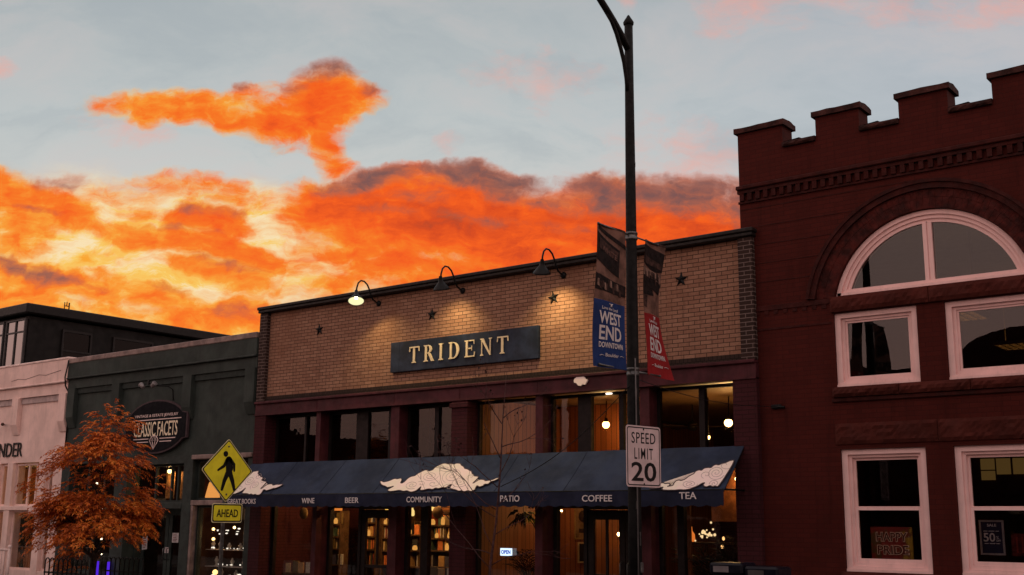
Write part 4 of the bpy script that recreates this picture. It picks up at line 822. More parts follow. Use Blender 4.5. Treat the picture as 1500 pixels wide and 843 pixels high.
# hanging oval sign
ov = thing('oval_sign', 'dark oval jewellery sign lettered CLASSIC FACETS on the green shop', 'sign', (-23.2, -.12, 3.97))
def ovalp(a, b, n=64, cx=-23.2, cz=3.99):
    P = []
    for i in range(n):
        q = 2*pi*i/n; x, z = a*cos(q), b*sin(q); P.append((cx+x, cz+z))
    return P
def notched(a, b, k):
    P = []
    for i in range(72):
        q = 2*pi*i/72; x, z = a*cos(q), b*sin(q)
        if abs(x) > a*.90: 
            x = math.copysign(a*1.0+k*0, x); z = max(-b*.46, min(b*.46, z*1.2))
        P.append((-23.2+x, 3.99+z))
    return P
MB().prism(notched(1.22, .63, 0), south(-.04), 0, .06).part('rim', mat('sign_rim', (.10,.065,.075), .7, spec=.2), ov)
MB().prism(notched(1.17, .59, 0), south(-.101), 0, .008).part('face', mat('sign_face', (.010,.010,.014), .8, spec=.1), ov)
mb = MB(); S_ = south(-.110)
write(mb, S_, 'VINTAGE & ESTATE JEWELRY', -24.03, 4.20, 1.70, .085, depth=.005, bold=.0)
mb.box(-24.1, -22.2, -.114, -.110, 4.145, 4.165)
for a, b in ((-24.02, -23.42), (-22.98, -22.38)): mb.box(a, b, -.114, -.110, 3.70, 3.72)
for a, b in ((-23.87, -23.42), (-22.98, -22.53)): mb.box(a, b, -.114, -.110, 3.63, 3.648)
# cut gem
gem = [(-.11,.0), (-.17,.09), (-.10,.17), (.10,.17), (.17,.09)]
mb.tube([(-23.2+a, -.113, 3.60+b) for a, b in ((0,-.14), (-.17,.07), (-.09,.17), (.09,.17), (.17,.07), (0,-.14), (-.06,.07), (-.17,.07), (.17,.07), (.06,.07), (0,-.14))], .011, 5)
mb.tube([(-23.2+a, -.113, 3.60+b) for a, b in ((-.09,.17), (-.06,.07), (0,.17), (.06,.07), (.09,.17))], .009, 5)
mb.part('lettering', mat('sign_letter', (.85,.66,.62), .6), ov)
mb = MB(); write(mb, S_, 'CLASSIC', -24.02, 3.765, .86, .34, depth=.006, bold=.004); write(mb, S_, 'FACETS', -23.08, 3.765, .76, .34, depth=.006, bold=.004); mb.part('name_lettering', mat('sign_gold', (.95,.80,.58), .6), ov)
fl = thing('sign_floodlight', 'small two-headed floodlight on a bent arm above the oval sign', 'lamp', (-22.8, -.02, 4.6))
MB().tube([(-22.68,-.02,4.58), (-22.68,-.05,4.83), (-22.72,-.16,4.90), (-22.95,-.34,4.93), (-23.2,-.36,4.95)], .014, 6).part('arm', m_black, fl)
for x, s in ((-23.42,-1), (-22.98,1)):
    MB().lathe([(.03,-.07), (.05,-.05), (.06,.05), (.065,.07), (.055,.075)], (x, -.38, 4.93), 12, Matrix.Rotation(s*1.0, 3, 'Y')).part('lamp_head', mat('dull_aluminium', (.40,.36,.36), .4, metal=.3), fl)
MB().tube([(-23.42,-.36,4.95), (-23.2,-.36,5.0), (-22.98,-.36,4.95)], .012, 6).box(-23.22, -23.18, -.38, -.34, 4.95, 5.06).part('crossbar', m_black, fl)
mb = MB().tube([(-27.08,-.16,5.86), (-27.07,-.2,5.6), (-27.12,-.2,5.42), (-27.10,-.18,5.2), (-27.13,-.03,5.0), (-27.10,-.03,4.4), (-27.12,-.03,3.6)], .018, 6)
mb.solo('cable', m_black, 'thin black cable running down the seam between the green and white shops', 'cable')

ws = thing('white_shop_building', 'pinkish white plastered shop at the far left beyond the autumn tree', 'building', (-31, 0, 0))
WX0, WX1 = -36.0, -27.13
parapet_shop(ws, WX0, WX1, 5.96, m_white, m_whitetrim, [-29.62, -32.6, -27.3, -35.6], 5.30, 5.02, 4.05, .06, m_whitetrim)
mb = MB()
for a, b in ((-29.44,-27.48), (-32.42,-29.8)): mb.box(a, b, -.04, -.001, 4.86, 5.018)
mb.part('panel_head', mat('white_painted_shade', (.50,.385,.37), .8), ws)  # shade below the frieze painted as a darker white
MB().tube([(-29.9+.35*k, -.135, 5.50+.03*sin(k*2.1)+.015*k) for k in range(8)], .006, 4).part('crack', mat('crack', (.28,.2,.2), .9), ws)
MB().box(WX0, WX0+.2, .31, 9, 0, 5.8).box(WX0, WX1, 9, 9.2, 0, 5.8).box(WX0+.2, WX1, .31, 9, 5.2, 5.3).part('side_wall', m_white, ws)
MB().box(WX0+.2, WX1-.01, .31, 8.9, 0, .1).part('floor', mat('shop_floor', (.16,.09,.05)), ws)
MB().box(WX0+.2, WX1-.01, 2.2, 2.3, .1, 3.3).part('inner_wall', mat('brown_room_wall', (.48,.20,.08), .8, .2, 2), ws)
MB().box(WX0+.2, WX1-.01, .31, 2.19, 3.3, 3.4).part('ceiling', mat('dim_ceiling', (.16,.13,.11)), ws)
for a, b in ((-27.55, WX1), (-28.25, -27.95), (-29.83, -29.55), (-30.6,-30.3), (-33,-32.6)):
    MB().box(a, b, -.05, .3, 0, 3.298).part('pilaster', m_white, ws)
MB().bev(-32.6, WX1, -.07, .12, 2.06, 2.17, .01).part('transom_bar', m_white, ws)
MB().bev(-28.32, -27.5, -.20, .0, 1.95, 2.1, .02).part('bracket_shelf', m_white, ws)
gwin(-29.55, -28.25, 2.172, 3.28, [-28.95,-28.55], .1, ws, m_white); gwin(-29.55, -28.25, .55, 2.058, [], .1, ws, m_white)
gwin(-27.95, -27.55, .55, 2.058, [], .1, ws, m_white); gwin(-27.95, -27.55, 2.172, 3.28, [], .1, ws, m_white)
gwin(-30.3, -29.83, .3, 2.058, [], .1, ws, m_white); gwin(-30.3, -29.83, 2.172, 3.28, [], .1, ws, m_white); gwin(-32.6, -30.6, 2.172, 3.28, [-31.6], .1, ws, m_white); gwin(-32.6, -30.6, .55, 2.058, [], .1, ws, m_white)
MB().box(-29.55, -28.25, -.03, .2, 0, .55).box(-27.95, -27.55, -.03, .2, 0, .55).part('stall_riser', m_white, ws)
mb = MB(); write(mb, south(-.012), 'NDER', -30.42, 3.47, 1.20, .37, depth=.02, bold=.0); mb.solo('wall_lettering', m_black, 'black capital letters NDER on the white shop front', 'sign')
MB().tube([(-30.33,-.02,4.37), (-30.2,-.12,4.36), (-30.05,-.2,4.34)], .025, 8).ball((-30.03,-.2,4.34), .045, 6).solo('wall_spigot', mat('rusty_iron', (.12,.06,.045), .7), 'small rusty wall fitting on the white shop above its letters', 'fitting')
pf = thing('framed_picture', 'gold framed dark picture hung inside the white shop window', 'picture', (-32.1, 2.16, 1.15))
frame(MB(), -32.5, -31.75, 1.15, 2.2, 2.14, 2.19, .10).part('picture_frame', mat('gilt_frame', (.45,.26,.10), .5), pf); MB().box(-32.4, -31.85, 2.17, 2.185, 1.25, 2.1).part('canvas', mat('dark_painting', (.03,.035,.03), .6, .3, 5), pf)
ht = MB(); 
for k in range(60):
    rnd = random.Random(k); x = -29.42+rnd.gauss(0,.09); z = 1.95-abs(rnd.gauss(0,.5)); ht.tube([(x,.35,z),(x+rnd.gauss(0,.08),.33,z-.1),(x+rnd.gauss(0,.06),.36,z-.2)], [.03,.035,.004], 4)
ht.solo('hanging_plant', mat('dim_leaf', (.05,.055,.035), .8), 'trailing plant hanging inside the white shop window at its left edge', 'plant')
rl = thing('railing', 'white metal railing before the white shop at the lower left corner', 'railing', (-29.4, -1.1, 0))
MB().tube([(-31.5,-1.1,1.06), (-27.4,-1.1,1.10)], .03, 8).tube([(-31.5,-1.1,.12), (-27.4,-1.1,.12)], .022, 8).part('rail', m_whitetrim, rl)
mb = MB()
for k in range(30): x = -31.4+k*.135; mb.tube([(x,-1.1,.12), (x,-1.1,1.06)], .011, 6)
mb.part('balusters', m_whitetrim, rl)
for x in (-31.5, -27.4): MB().tube([(x,-1.1,0), (x,-1.1,1.14)], .035, 8).ball((x,-1.1,1.17), .05, 6).part('post', m_whitetrim, rl)

# ------------------------------------------------------------------ dark office block behind, and the building across the street
ob = thing('office_building', 'dark flat-roofed modern office block with tall panes rising behind the white shop', 'building', (-50, 14, 0))
OX, OY, OZ = -47.98, 10.0, 11.17
m_office = mat('charcoal_cladding', (.008,.0075,.0075), .6, .2, 1.2)
MB().box(-75, OX, OY, 30, 0, OZ-.5).part('wall', m_office, ob)
MB().bev(-75.4, OX+.35, OY-.35, 30.4, OZ-.42, OZ+.02, .05).part('roof', mat('roof_edge', (.016,.015,.015), .5), ob)
MB().box(-52.5, -51.2, 16, 17.6, OZ+.02, OZ+.25).part('roof_curb', m_office, ob)
m_oglass = glass('office_pane', (.12,.13,.14), 1.0, .02, .26)
for x0 in (-49.75, -51.6, -54.3, -57):
    f = frame(MB(), x0, x0+1.65, 7.0, OZ-.6, OY-.12, OY-.005, .07).box(x0+.79, x0+.86, OY-.11, OY-.005, 7.07, OZ-.67).box(x0+.07, x0+1.58, OY-.10, OY-.01, 8.0, 8.07).box(x0+.07, x0+1.58, OY-.10, OY-.01, 9.95, 10.02).part('window', mat('pale_mullion', (.09,.085,.085), .5), ob)
    MB().box(x0+.07, x0+1.58, OY-.06, OY-.04, 7.07, OZ-.67).part('pane', m_oglass, f)
for y0, wd in ((11.6,1.5), (14.2,2.2), (17.2,1.4), (21,2.2), (25,2.2)):
    f = MB().box(OX+.005, OX+.1, y0, y0+.09, 7, OZ-.9).box(OX+.005, OX+.1, y0+wd-.09, y0+wd, 7, OZ-.9).box(OX+.005, OX+.1, y0+.09, y0+wd-.09, OZ-1.0, OZ-.9).box(OX+.005, OX+.1, y0+.09, y0+wd-.09, OZ-1.9, OZ-1.82).box(OX+.005, OX+.1, y0+.09, y0+wd-.09, 8.0, 8.08).part('window', mat('side_mullion', (.022,.020,.020), .5), ob)
    MB().box(OX+.02, OX+.04, y0+.09, y0+wd-.09, 7, OZ-1.0).part('pane', glass('office_side_pane', (.1,.1,.1), .25, .02, .0), f)
vt = MB().tube([(-48.2,11.75,OZ), (-48.2,11.75,OZ+.42)], .02, 6).tube([(-48.2,11.98,OZ), (-48.2,11.98,OZ+.42)], .03, 6).tube([(-48.2,11.75,OZ+.25), (-48.2,11.98,OZ+.25)], .02, 6).tube([(-48.2,11.86,OZ+.25), (-48.2,11.86,OZ+.45)], .02, 6).solo('roof_vent', m_black, 'small black pipe frame standing on the office block roof edge', 'vent pipe')

for x0_, x1_, h_, lb_ in ((-26, -14.2, 7.0, 'tall dark brick front across the street, beside the gabled one'), (-42, -26.1, 4.4, 'low dark brick row across the street, mirrored in the shop windows'), (-75, -42.1, 5.9, 'farther dark brick row across the street at the left'), (6.1, 40, 6.2, 'dark brick row across the street at the right')):
    t_o = thing('street_row_building', lb_, 'building', ((x0_+x1_)/2, -20, 0)); MB().box(x0_, x1_, -27, -20, 0, h_).part('wall', m_maroonbrick, t_o); MB().bev(x0_-.05, x1_+.05, -20.3, -19.8, h_+.002, h_+.2, .03).part('coping', m_coping, t_o)
    for k in range(int((x1_-x0_)/3.4)):
        x = x0_+.8+k*3.4; f = frame(MB(), x, x+2.4, .5, 3.0, -19.999, -19.93, .09).part('window', m_darkframe, t_o); MB().box(x+.09, x+2.31, -19.98, -19.96, .59, 2.91).part('pane', m_oglass, f)
op = thing('opposite_building', 'dark brick building across the street with a round gable, mirrored in the upper panes', 'building', (-9, -20, 0))
mb = MB().box(-14, 6, -27, -20, 0, 6.75); mb.part('wall', m_maroonbrick, op)
mb = MB(); mb.prism([(-9.1+1.95*cos(pi*i/24), 6.752+1.05*sin(pi*i/24)) for i in range(25)], lambda a, b, h: (a, -20-h, b), 0, .5); mb.part('gable', m_maroonbrick, op)
for k in range(6):
    x = -12.6+k*3.1; f = frame(MB(), x, x+1.4, 3.9, 5.9, -20, -19.93, .09).part('window', m_darkframe, op); MB().box(x+.09, x+1.31, -19.98, -19.96, 3.99, 5.81).part('pane', m_oglass, f)
    f = frame(MB(), x-.4, x+1.8, .6, 2.9, -20, -19.93, .09).part('window', m_darkframe, op); MB().box(x-.31, x+1.71, -19.98, -19.96, .69, 2.81).part('pane', m_oglass, f)
MB().bev(-14.1, 6.05, -19.995, -19.8, 6.45, 6.74, .02).part('cornice', m_reddark, op)

# ------------------------------------------------------------------ street lamp with banners
PX, PY = -7.63, -3.90
lp = thing('street_lamp', 'tall black street lamp post with curved arm before the brick shop', 'street lamp', (PX, PY, 0))
MB().lathe([(.19,0), (.19,.05), (.16,.10), (.15,.45), (.12,.55), (.095,.62), (.09,.66)], (PX,PY,0), 16).part('base', m_polepaint, lp)
MB().lathe([(.088,.66), (.082,2), (.078,3.5), (.070,5.5), (.060,7.4), (.056,8.40)], (PX,PY,0), 16).part('pole', m_polepaint, lp)
MB().lathe([(.056,8.385), (.068,8.40), (.072,8.43), (.05,8.47), (.030,8.50), (.018,8.525), (.004,8.54)], (PX,PY,0), 16).part('finial', m_polepaint, lp)
arm = [(PX,-3.93,8.05), (PX,-4.09,8.19), (PX,-4.28,8.325), (PX,-4.44,8.425), (PX,-4.60,8.52), (PX,-4.9,8.68), (PX,-5.3,8.84), (PX,-5.8,8.96), (PX,-6.3,9.0), (PX,-6.7,8.99)]
MB().tube(arm, [.048,.048,.047,.046,.045,.044,.042,.04,.038,.036], 10).part('arm', m_polepaint, lp)
MB().tube([(PX,-3.945,7.45), (PX,-3.965,7.62), (PX,-4.02,7.83), (PX,-4.10,8.0), (PX,-4.20,8.17), (PX,-4.30,8.29), (PX,-4.42,8.39)], [.03,.03,.029,.028,.027,.027,.026], 8).part('brace', m_polepaint, lp)
MB().lathe([(.03,.10), (.09,.08), (.16,.02), (.20,-.06), (.19,-.07), (.0001,-.06)], (PX,-6.75,8.96), 16).part('lamp_head', m_polepaint, lp)
for z in (5.47, 3.72): MB().lathe([(.078,-.05), (.083,-.045), (.083,-.02), (.079,-.018), (.079,.018), (.083,.02), (.083,.045), (.078,.05)], (PX,PY,z+.02), 16, None, False).part('clamp', m_steel, lp)
mb = MB().tube([(PX+.07,PY-.055,3.9), (PX+.078,PY-.06,3.3), (PX+.08,PY-.06,2.6), (PX+.08,PY-.06,1.0)], .009, 5)
mb.part('conduit', mat('grey_conduit', (.22,.20,.20), .5), lp)
for z_, a_, h_ in ((4.9,.5,.10),(3.38,-.5,.16),(3.2,.1,.07),(2.05,-.7,.12),(1.95,.6,.05),(6.4,.2,.08)):
    q_ = Matrix.Rotation(a_, 3, 'Z'); c_ = .0815 if z_ < 4 else (.0755 if z_ < 5.5 else .069)
    MB().add([tuple(Vector((PX,PY,0)) + q_ @ Vector((c_, b_, z_+e_))) for b_, e_ in ((-.010,0),(.006,.01),(.010,h_),(-.004,h_*.8))], [(0,1,2,3)]).part('scuff', mat('bare_metal_scuff', (.20,.17,.16), .6), lp)
MB().bev(PX+.075, PX+.10, PY-.025, PY+.03, 1.30, 1.42, .006).part('hand_hole_cover', m_steel, lp)
MB().box(PX+.076, PX+.09, PY-.02, PY-.01, 1.62, 1.78).part('scratch_plate', m_steel, lp)

def banner(sgn, y0, width, col, label, seed, lean):
    """cloth banner hung between two arms; s runs out from the pole, t downwards"""
    t = thing('street_banner', label, 'banner', (PX, PY+sgn*.1, 3.7), 'banners hung on the lamp post')
    ZT, HT = 5.50, 1.75
    for z in (ZT, ZT-HT): MB().tube([(PX,PY+sgn*.07,z), (PX,PY+sgn*(.15+width),z+.005)], .012, 8).ball((PX,PY+sgn*(.15+width),z+.005), .018, 5).part('banner_arm', m_steel, t)
    def W(s, q, h=0.0):
        """s 0..1 from the pole outwards, q 0..1 from the top down"""
        b = sin(pi*q)
        yy = y0 + sgn*width*(s) + sgn*lean[0]*s*(max(q, 0.0)**1.6) - sgn*lean[1]*s*b
        xx = PX + lean[2]*b*(.35+.65*s) + .018*sin(s*5+q*6+seed) + h
        return (xx, yy, ZT-HT*q - .02*s*q)
    def sheet(s0, s1, q0, q1, off, m, name, par, n=14, k=24):
        vs = [W(s0+(s1-s0)*i/n, q0+(q1-q0)*j/k, off) for j in range(k+1) for i in range(n+1)]; N = len(vs); vs += [W(s0+(s1-s0)*i/n, q0+(q1-q0)*j/k, off-.003) for j in range(k+1) for i in range(n+1)]
        fs = [(j*(n+1)+i, j*(n+1)+i+1, (j+1)*(n+1)+i+1, (j+1)*(n+1)+i) for j in range(k) for i in range(n)]
        return MB().add(vs, fs+[tuple(q+N for q in f[::-1]) for f in fs], True).part(name, m, par)
    flip = (lambda s: s) if sgn > 0 else (lambda s: 1-s)          # reading direction along +Y
    # photograph on the upper half: sepia sky, awning board, crowd and street
    up = sheet(0, 1, 0, .54, 0, mat('banner_photo_sky', (.26,.135,.10), .85, .25, 5), 'photo_panel', t)
    def patch(poly, m, name, off):
        mb = MB(); n = len(poly); P = []
        for i in range(n):
            a, b = poly[i], poly[(i+1) % n]
            for k in range(6): P.append((a[0]+(b[0]-a[0])*k/6, a[1]+(b[1]-a[1])*k/6))
        mb.prism(P[::-1], lambda a, b, h: W(flip(a), b, off+h), 0, .002); mb.part(name, m, up)
    dk, md, lt = mat('photo_dark', (.022,.012,.011), .85, .3, 12), mat('photo_mid', (.085,.042,.034), .85, .3, 14), mat('photo_light', (.36,.22,.17), .85, .25, 14)
    if sgn < 0:
        patch([(.04,.03),(.98,.13),(.98,.10),(.06,.005)], dk, 'photo_shape', .004)
        patch([(.0,.05),(.80,.15),(.80,.35),(.0,.26)], dk, 'photo_shape', .003); patch([(.10,.09),(.76,.165),(.76,.235),(.08,.17)], md, 'photo_shape', .007)
        patch([(.0,.36),(1,.40),(1,.48),(.0,.475)], dk, 'photo_shape', .003)
        rnd = random.Random(3)
        for k in range(12): a = .05+.075*k; z = .385+.05*rnd.random(); patch([(a,z),(a+.05,z+.004),(a+.06,z+.055),(a-.01,z+.05)], md if k % 3 else lt, 'photo_figure', .007)
        mb = MB(); vs, fs = letters('WHITE', .20, 0, .52, .040, depth=.002, bold=.02); mb.add([W(flip(q.x), .165+.12*(q.x-.1)*.9-q.y, .010+q.z) for q in vs], fs); mb.part('photo_lettering', mat('photo_letter', (.20,.10,.08), .8), up)
    else:
        patch([(.0,.02),(1,.06),(1,.20),(.55,.22),(.0,.16)], dk, 'photo_shape', .003); patch([(.05,.10),(.9,.15),(.9,.19),(.05,.16)], md, 'photo_shape', .007)
        patch([(.0,.19),(.95,.235),(.9,.30),(.0,.25)], lt, 'photo_shape', .004); patch([(.0,.25),(1,.30),(.85,.38),(.3,.345),(.0,.29)], dk, 'photo_shape', .006)
        rnd = random.Random(8)
        for k in range(9): a = .1+.08*k; z = .21+.05*rnd.random(); patch([(a,z),(a+.05,z+.006),(a+.06,z+.06),(a-.01,z+.05)], dk if k % 2 else md, 'photo_figure', .009)
        patch([(.0,.29),(.45,.36),(.5,.40),(.0,.40)], dk, 'photo_shape', .003); patch([(.0,.40),(.2,.40),(.13,.50),(.0,.49)], md, 'photo_shape', .004)
    low = sheet(0, 1, .542, 1, 0, col, 'colour_panel', t)
    sheet(0, 1, -.012, .004, .002, col if False else md, 'hem', t, 14, 2); sheet(0, 1, .99, 1.004, .003, col, 'hem', t, 14, 2)
    wm = mat('banner_letters', (.60,.55,.55), .8, .05)
    def tx(s_, a, q, wd, ht, bold=.012, name='lettering'):
        vs, fs = letters(s_, a, 0, wd, ht, depth=.002, bold=bold); HTk = 1.0
        bm = bmesh.new(); L = [bm.verts.new(v) for v in vs]
        for f in fs:
            try: bm.faces.new([L[i] for i in f])
            except ValueError: pass
        bmesh.ops.subdivide_edges(bm, edges=[e for e in bm.edges if e.calc_length() > .12], cuts=2)
        bmesh.ops.triangulate(bm, faces=bm.faces[:])
        MB().bm(bm, False, lambda p: Vector(W(flip(p.x), q-p.y, .004+p.z))).part(name, wm, low)
    tx('WEST', .15, .705, .70, .088, .018); tx('END', .17, .815, .66, .098, .018); tx('DOWNTOWN', .17, .868, .70, .038, .02)
    tx('Love the Local', .22, .605, .52, .022, .004, 'script_lettering'); tx('Boulder', .36, .928, .36, .024, .004, 'script_lettering')
    def fig(pts, r):
        MB().tube([W(flip(a), b, .006) for a, b in pts], r, 4).part('flourish', wm, low)
    fig([(.20,.925),(.26,.918),(.32,.922)], .004); fig([(.76,.918),(.82,.914),(.90,.92)], .004)
    # little figure mark above the script
    mb = MB(); mb.tube([W(flip(.50),.56,.006), W(flip(.50),.58,.006)], .014, 5); mb.tube([W(flip(.44),.558,.006), W(flip(.50),.564,.006), W(flip(.56),.556,.006)], .007, 4); mb.part('figure_mark', wm, low)
    return t
banner(-1, PY-.165, .60, mat('banner_blue', (.022,.055,.21), .85, .12, 4), 'banner on the left of the lamp post, blue lower half lettered WEST END DOWNTOWN', 1.0, (.10, -.10, .03))
banner(1, PY+.33, .50, mat('banner_red', (.40,.022,.025), .85, .12, 4), 'banner on the right of the lamp post, red lower half lettered WEST END DOWNTOWN', 2.6, (.16, .12, -.05))

# speed limit sign strapped to the post
def sign_plate(mb, w2, h2, r, xf, h0, h1):
    P = []
    for cx, cy, a in ((w2-r, h2-r, 0), (-w2+r, h2-r, 90), (-w2+r, -h2+r, 180), (w2-r, -h2+r, 270)):
        for k in range(5): q = RAD(a+k*22.5); P.append((cx+r*cos(q), cy+r*sin(q)))
    return mb.prism(P, xf, h0, h1)
sp = thing('speed_sign', 'white SPEED LIMIT 20 sign strapped to the black lamp post', 'road sign', (PX+.10, PY+.16, 2.69))
yaw = RAD(-8.5); uvec = Vector((-sin(yaw), cos(yaw), 0)); nvec = Vector((cos(yaw), sin(yaw), 0))
base_ = Vector((PX+.115, PY+.035, 2.69))
sxf = lambda a, b, h: base_ + uvec*a + Vector((0,0,b)) + nvec*h
m_signwhite = mat('sign_white', (.66,.52,.52), .45, .08, 5, streak=.25); m_signblack = mat('sign_black', (.012,.012,.013), .5)
sign_plate(MB(), .325, .372, .04, sxf, 0, .004).part('plate', m_signwhite, sp)
mb = MB()
def rim(mb, w2, h2, r, t, xf, h0, h1):
    def P(w, h, r):
        o = []
        for cx, cy, a in ((w-r, h-r, 0), (-w+r, h-r, 90), (-w+r, -h+r, 180), (w-r, -h+r, 270)):
            for k in range(5): q = RAD(a+k*22.5); o.append((cx+r*cos(q), cy+r*sin(q)))
        return o
    A, B = P(w2, h2, r), P(w2-t, h2-t, r*.75); n = len(A)
    vs = [xf(a, b, h1) for a, b in A+B]; mb.add(vs, [(i, (i+1) % n, n+(i+1) % n, n+i) for i in range(n)]); return mb
rim(mb, .308, .355, .033, .014, sxf, 0, .0055)
write(mb, sxf, 'SPEED', -.225, .155, .45, .135, depth=.006, bold=.004, spacing=1.12); write(mb, sxf, 'LIMIT', -.175, -.035, .35, .135, depth=.006, bold=.004, spacing=1.25); write(mb, sxf, '20', -.235, -.305, .47, .235, depth=.006, bold=.016)
mb.part('lettering', m_signblack, sp)
for z in (.33, -.335): 
    c = sxf(-.0, z, .004); MB().lathe([(.012,0), (.012,.006), (.005,.009)], c, 8, Matrix.Rotation(pi/2, 3, 'Y')).part('bolt', m_signblack, sp)
for z in (.25, -.25): MB().lathe([(.086,-.012), (.088,-.01), (.088,.01), (.086,.012)], (PX,PY,2.69+z), 16, None, False).part('strap', m_steel, sp)

# pedestrian crossing sign
CXs, CYs = -15.49, -3.95
cw = thing('crossing_sign', 'yellow diamond walking person sign with AHEAD plate on a thin post', 'road sign', (CXs, CYs, 0))
m_yel = mat('sign_yellow', (.84,.76,.035), .5, .06, 4, streak=.12)
MB().box(CXs-.05, CXs-.02, CYs-.028, CYs+.028, 0, 3.1).part('post', m_steel, cw)
dxf = lambda a, b, h: (CXs+h, CYs+a, 2.675+b)
def diamond(k, r):
    P = []
    for ang in (0, 90, 180, 270):
        c = Vector((cos(RAD(ang)), sin(RAD(ang))))*(k-r*1.414)
        for q in range(-2, 3): a = RAD(ang+q*22.5); P.append((c.x+r*cos(a), c.y+r*sin(a)))
    return P
d_ = MB().prism(diamond(.522, .035), dxf, 0, .004).part('sign_plate', mat('sign_edge', (.80,.74,.42), .5), cw)
MB().prism(diamond(.505, .033), dxf, .0042, .0062).part('black_border', m_signblack, d_); MB().prism(diamond(.482, .03), dxf, .0064, .0084).part('yellow_face', m_yel, d_)
mb = MB()
def limb(mb, pts, r, h0=.0088, h1=.012):
    """flat rounded stroke"""
    for (a, b), (c, e), ra, rb in zip(pts, pts[1:], r, r[1:]):
        d2 = Vector((c-a, e-b)); n2 = Vector((-d2.y, d2.x)).normalized(); ang = math.atan2(n2.y, n2.x)
        P = [(a+ra*cos(ang+pi*k/6), b+ra*sin(ang+pi*k/6)) for k in range(7)] + [(c+rb*cos(ang+pi+pi*k/6), e+rb*sin(ang+pi+pi*k/6)) for k in range(7)]
        mb.prism(P, dxf, h0, h1); h0 += .0004; h1 += .0004
limb(mb, [(-.055,.268), (-.054,.266)], [.047,.047])
limb(mb, [(.012,.17), (.035,.03), (.02,-.04)], [.062,.072,.055])
limb(mb, [(.04,.18), (.125,.10), (.135,-.0)], [.034,.026,.018])
limb(mb, [(-.02,.18), (-.075,.07), (-.19,.0)], [.030,.026,.018])
limb(mb, [(.05,-.04), (.11,-.17), (.155,-.31)], [.048,.038,.026])
limb(mb, [(.0,-.05), (-.055,-.17), (-.095,-.31)], [.045,.036,.026])
mb.part('walking_figure', m_signblack, d_)
for z in (.39, -.39): MB().lathe([(.016,0), (.016,.008), (.006,.012)], dxf(0,z,.008), 8, Matrix.Rotation(pi/2, 3, 'Y')).part('bolt', m_steel, cw)
pxf = lambda a, b, h: (CXs+h, CYs+.045+a, 1.985+b)
p_ = sign_plate(MB(), .305, .155, .035, pxf, 0, .004).part('sign_plate', mat('sign_edge', (.80,.74,.42)), cw)
sign_plate(MB(), .292, .142, .03, pxf, .0042, .0062).part('black_border', m_signblack, p_); sign_plate(MB(), .272, .122, .025, pxf, .0064, .0084).part('yellow_face', m_yel, p_)
mb = MB(); write(mb, pxf, 'AHEAD', -.215, -.065, .43, .125, depth=.006, bold=.012); 
mb2 = MB(); mb2.add([(x+.0075, y, z) for x, y, z in mb.v], mb.f); mb2.part('lettering', m_signblack, p_)

# cables from the lamp post
def cable(pts, r, lab): return MB().tube(pts, r, 5).solo('cable', m_black, lab, 'cable')
A, B = Vector((PX,-3.98,3.56)), Vector((-9.98,-3.6,2.36))
cable([A.lerp(B, k/12) - Vector((0,0,.16*sin(pi*k/12))) for k in range(13)], .006, 'thin dark cable sagging from the lamp post to the bare young tree')
A, B = Vector((PX,-3.82,3.66)), Vector((-7.55,-.03,3.62))
cable([A.lerp(B, k/12) - Vector((0,0,.10*sin(pi*k/12))) for k in range(13)], .005, 'thin dark cable from the lamp post to the red brick wall')
MB().bev(-7.62, -7.46, -.05, -.001, 3.59, 3.65, .01).tube([(-7.54,-.03,3.62),(-7.4,-.05,3.60)], .02, 6).solo('cable_anchor', m_black, 'small black bracket on the red brick wall that holds a cable', 'bracket')

# newspaper boxes by the corner post
def news(x, y, h, label, head, win):
    t = thing('news_box', label, 'newspaper box', (x, y, 0), 'newspaper boxes by the red brick wall')
    MB().bev(x-.22, x+.22, y-.2, y+.2, .30, h-.16, .02).part('cabinet', mat('news_cabinet', (.025,.025,.03), .4), t)
    MB().bev(x-.25, x+.25, y-.22, y+.22, h-.158, h, .03).part('hood', mat('news_hood', head, .4), t)
    MB().bev(x-.17, x+.17, y-.205, y-.2005, .50, h-.22, .002).part('window', m_oglass, t)
    MB().box(x-.18, x+.05, y-.226, y-.2205, h-.125, h-.045).part('label_strip', mat(win[0], win[1], .5), t)
    MB().tube([(x-.08,y-.21,.46), (x-.08,y-.25,.47), (x+.08,y-.25,.47), (x+.08,y-.21,.46)], .008, 5).part('handle', m_steel, t)
    for sx in (-.17, .17):
        for sy in (-.15, .15): MB().tube([(x+sx,y+sy,0), (x+sx,y+sy,.3)], .018, 6).part('leg', m_black, t)
news(-7.55, -1.55, 1.37, 'newspaper box with dark blue hood and pale strip at the foot of the brick pier', (.006,.007,.016), ('pale_strip', (.30,.26,.27)))
news(-7.06, -1.5, 1.33, 'newspaper box with grey hood, right of the blue-hooded one', (.016,.016,.016), ('grey_strip', (.10,.095,.095)))
hb = MB().tube([(-6.9,-.5,0), (-6.9,-.5,1.08), (-6.86,-.5,1.14), (-6.2,-.5,1.13), (-6.15,-.5,1.07), (-6.15,-.5,0)], .025, 8); hb.solo('hand_rail', m_black, 'black bent-pipe hand rail under the lower left window of the red building', 'railing')

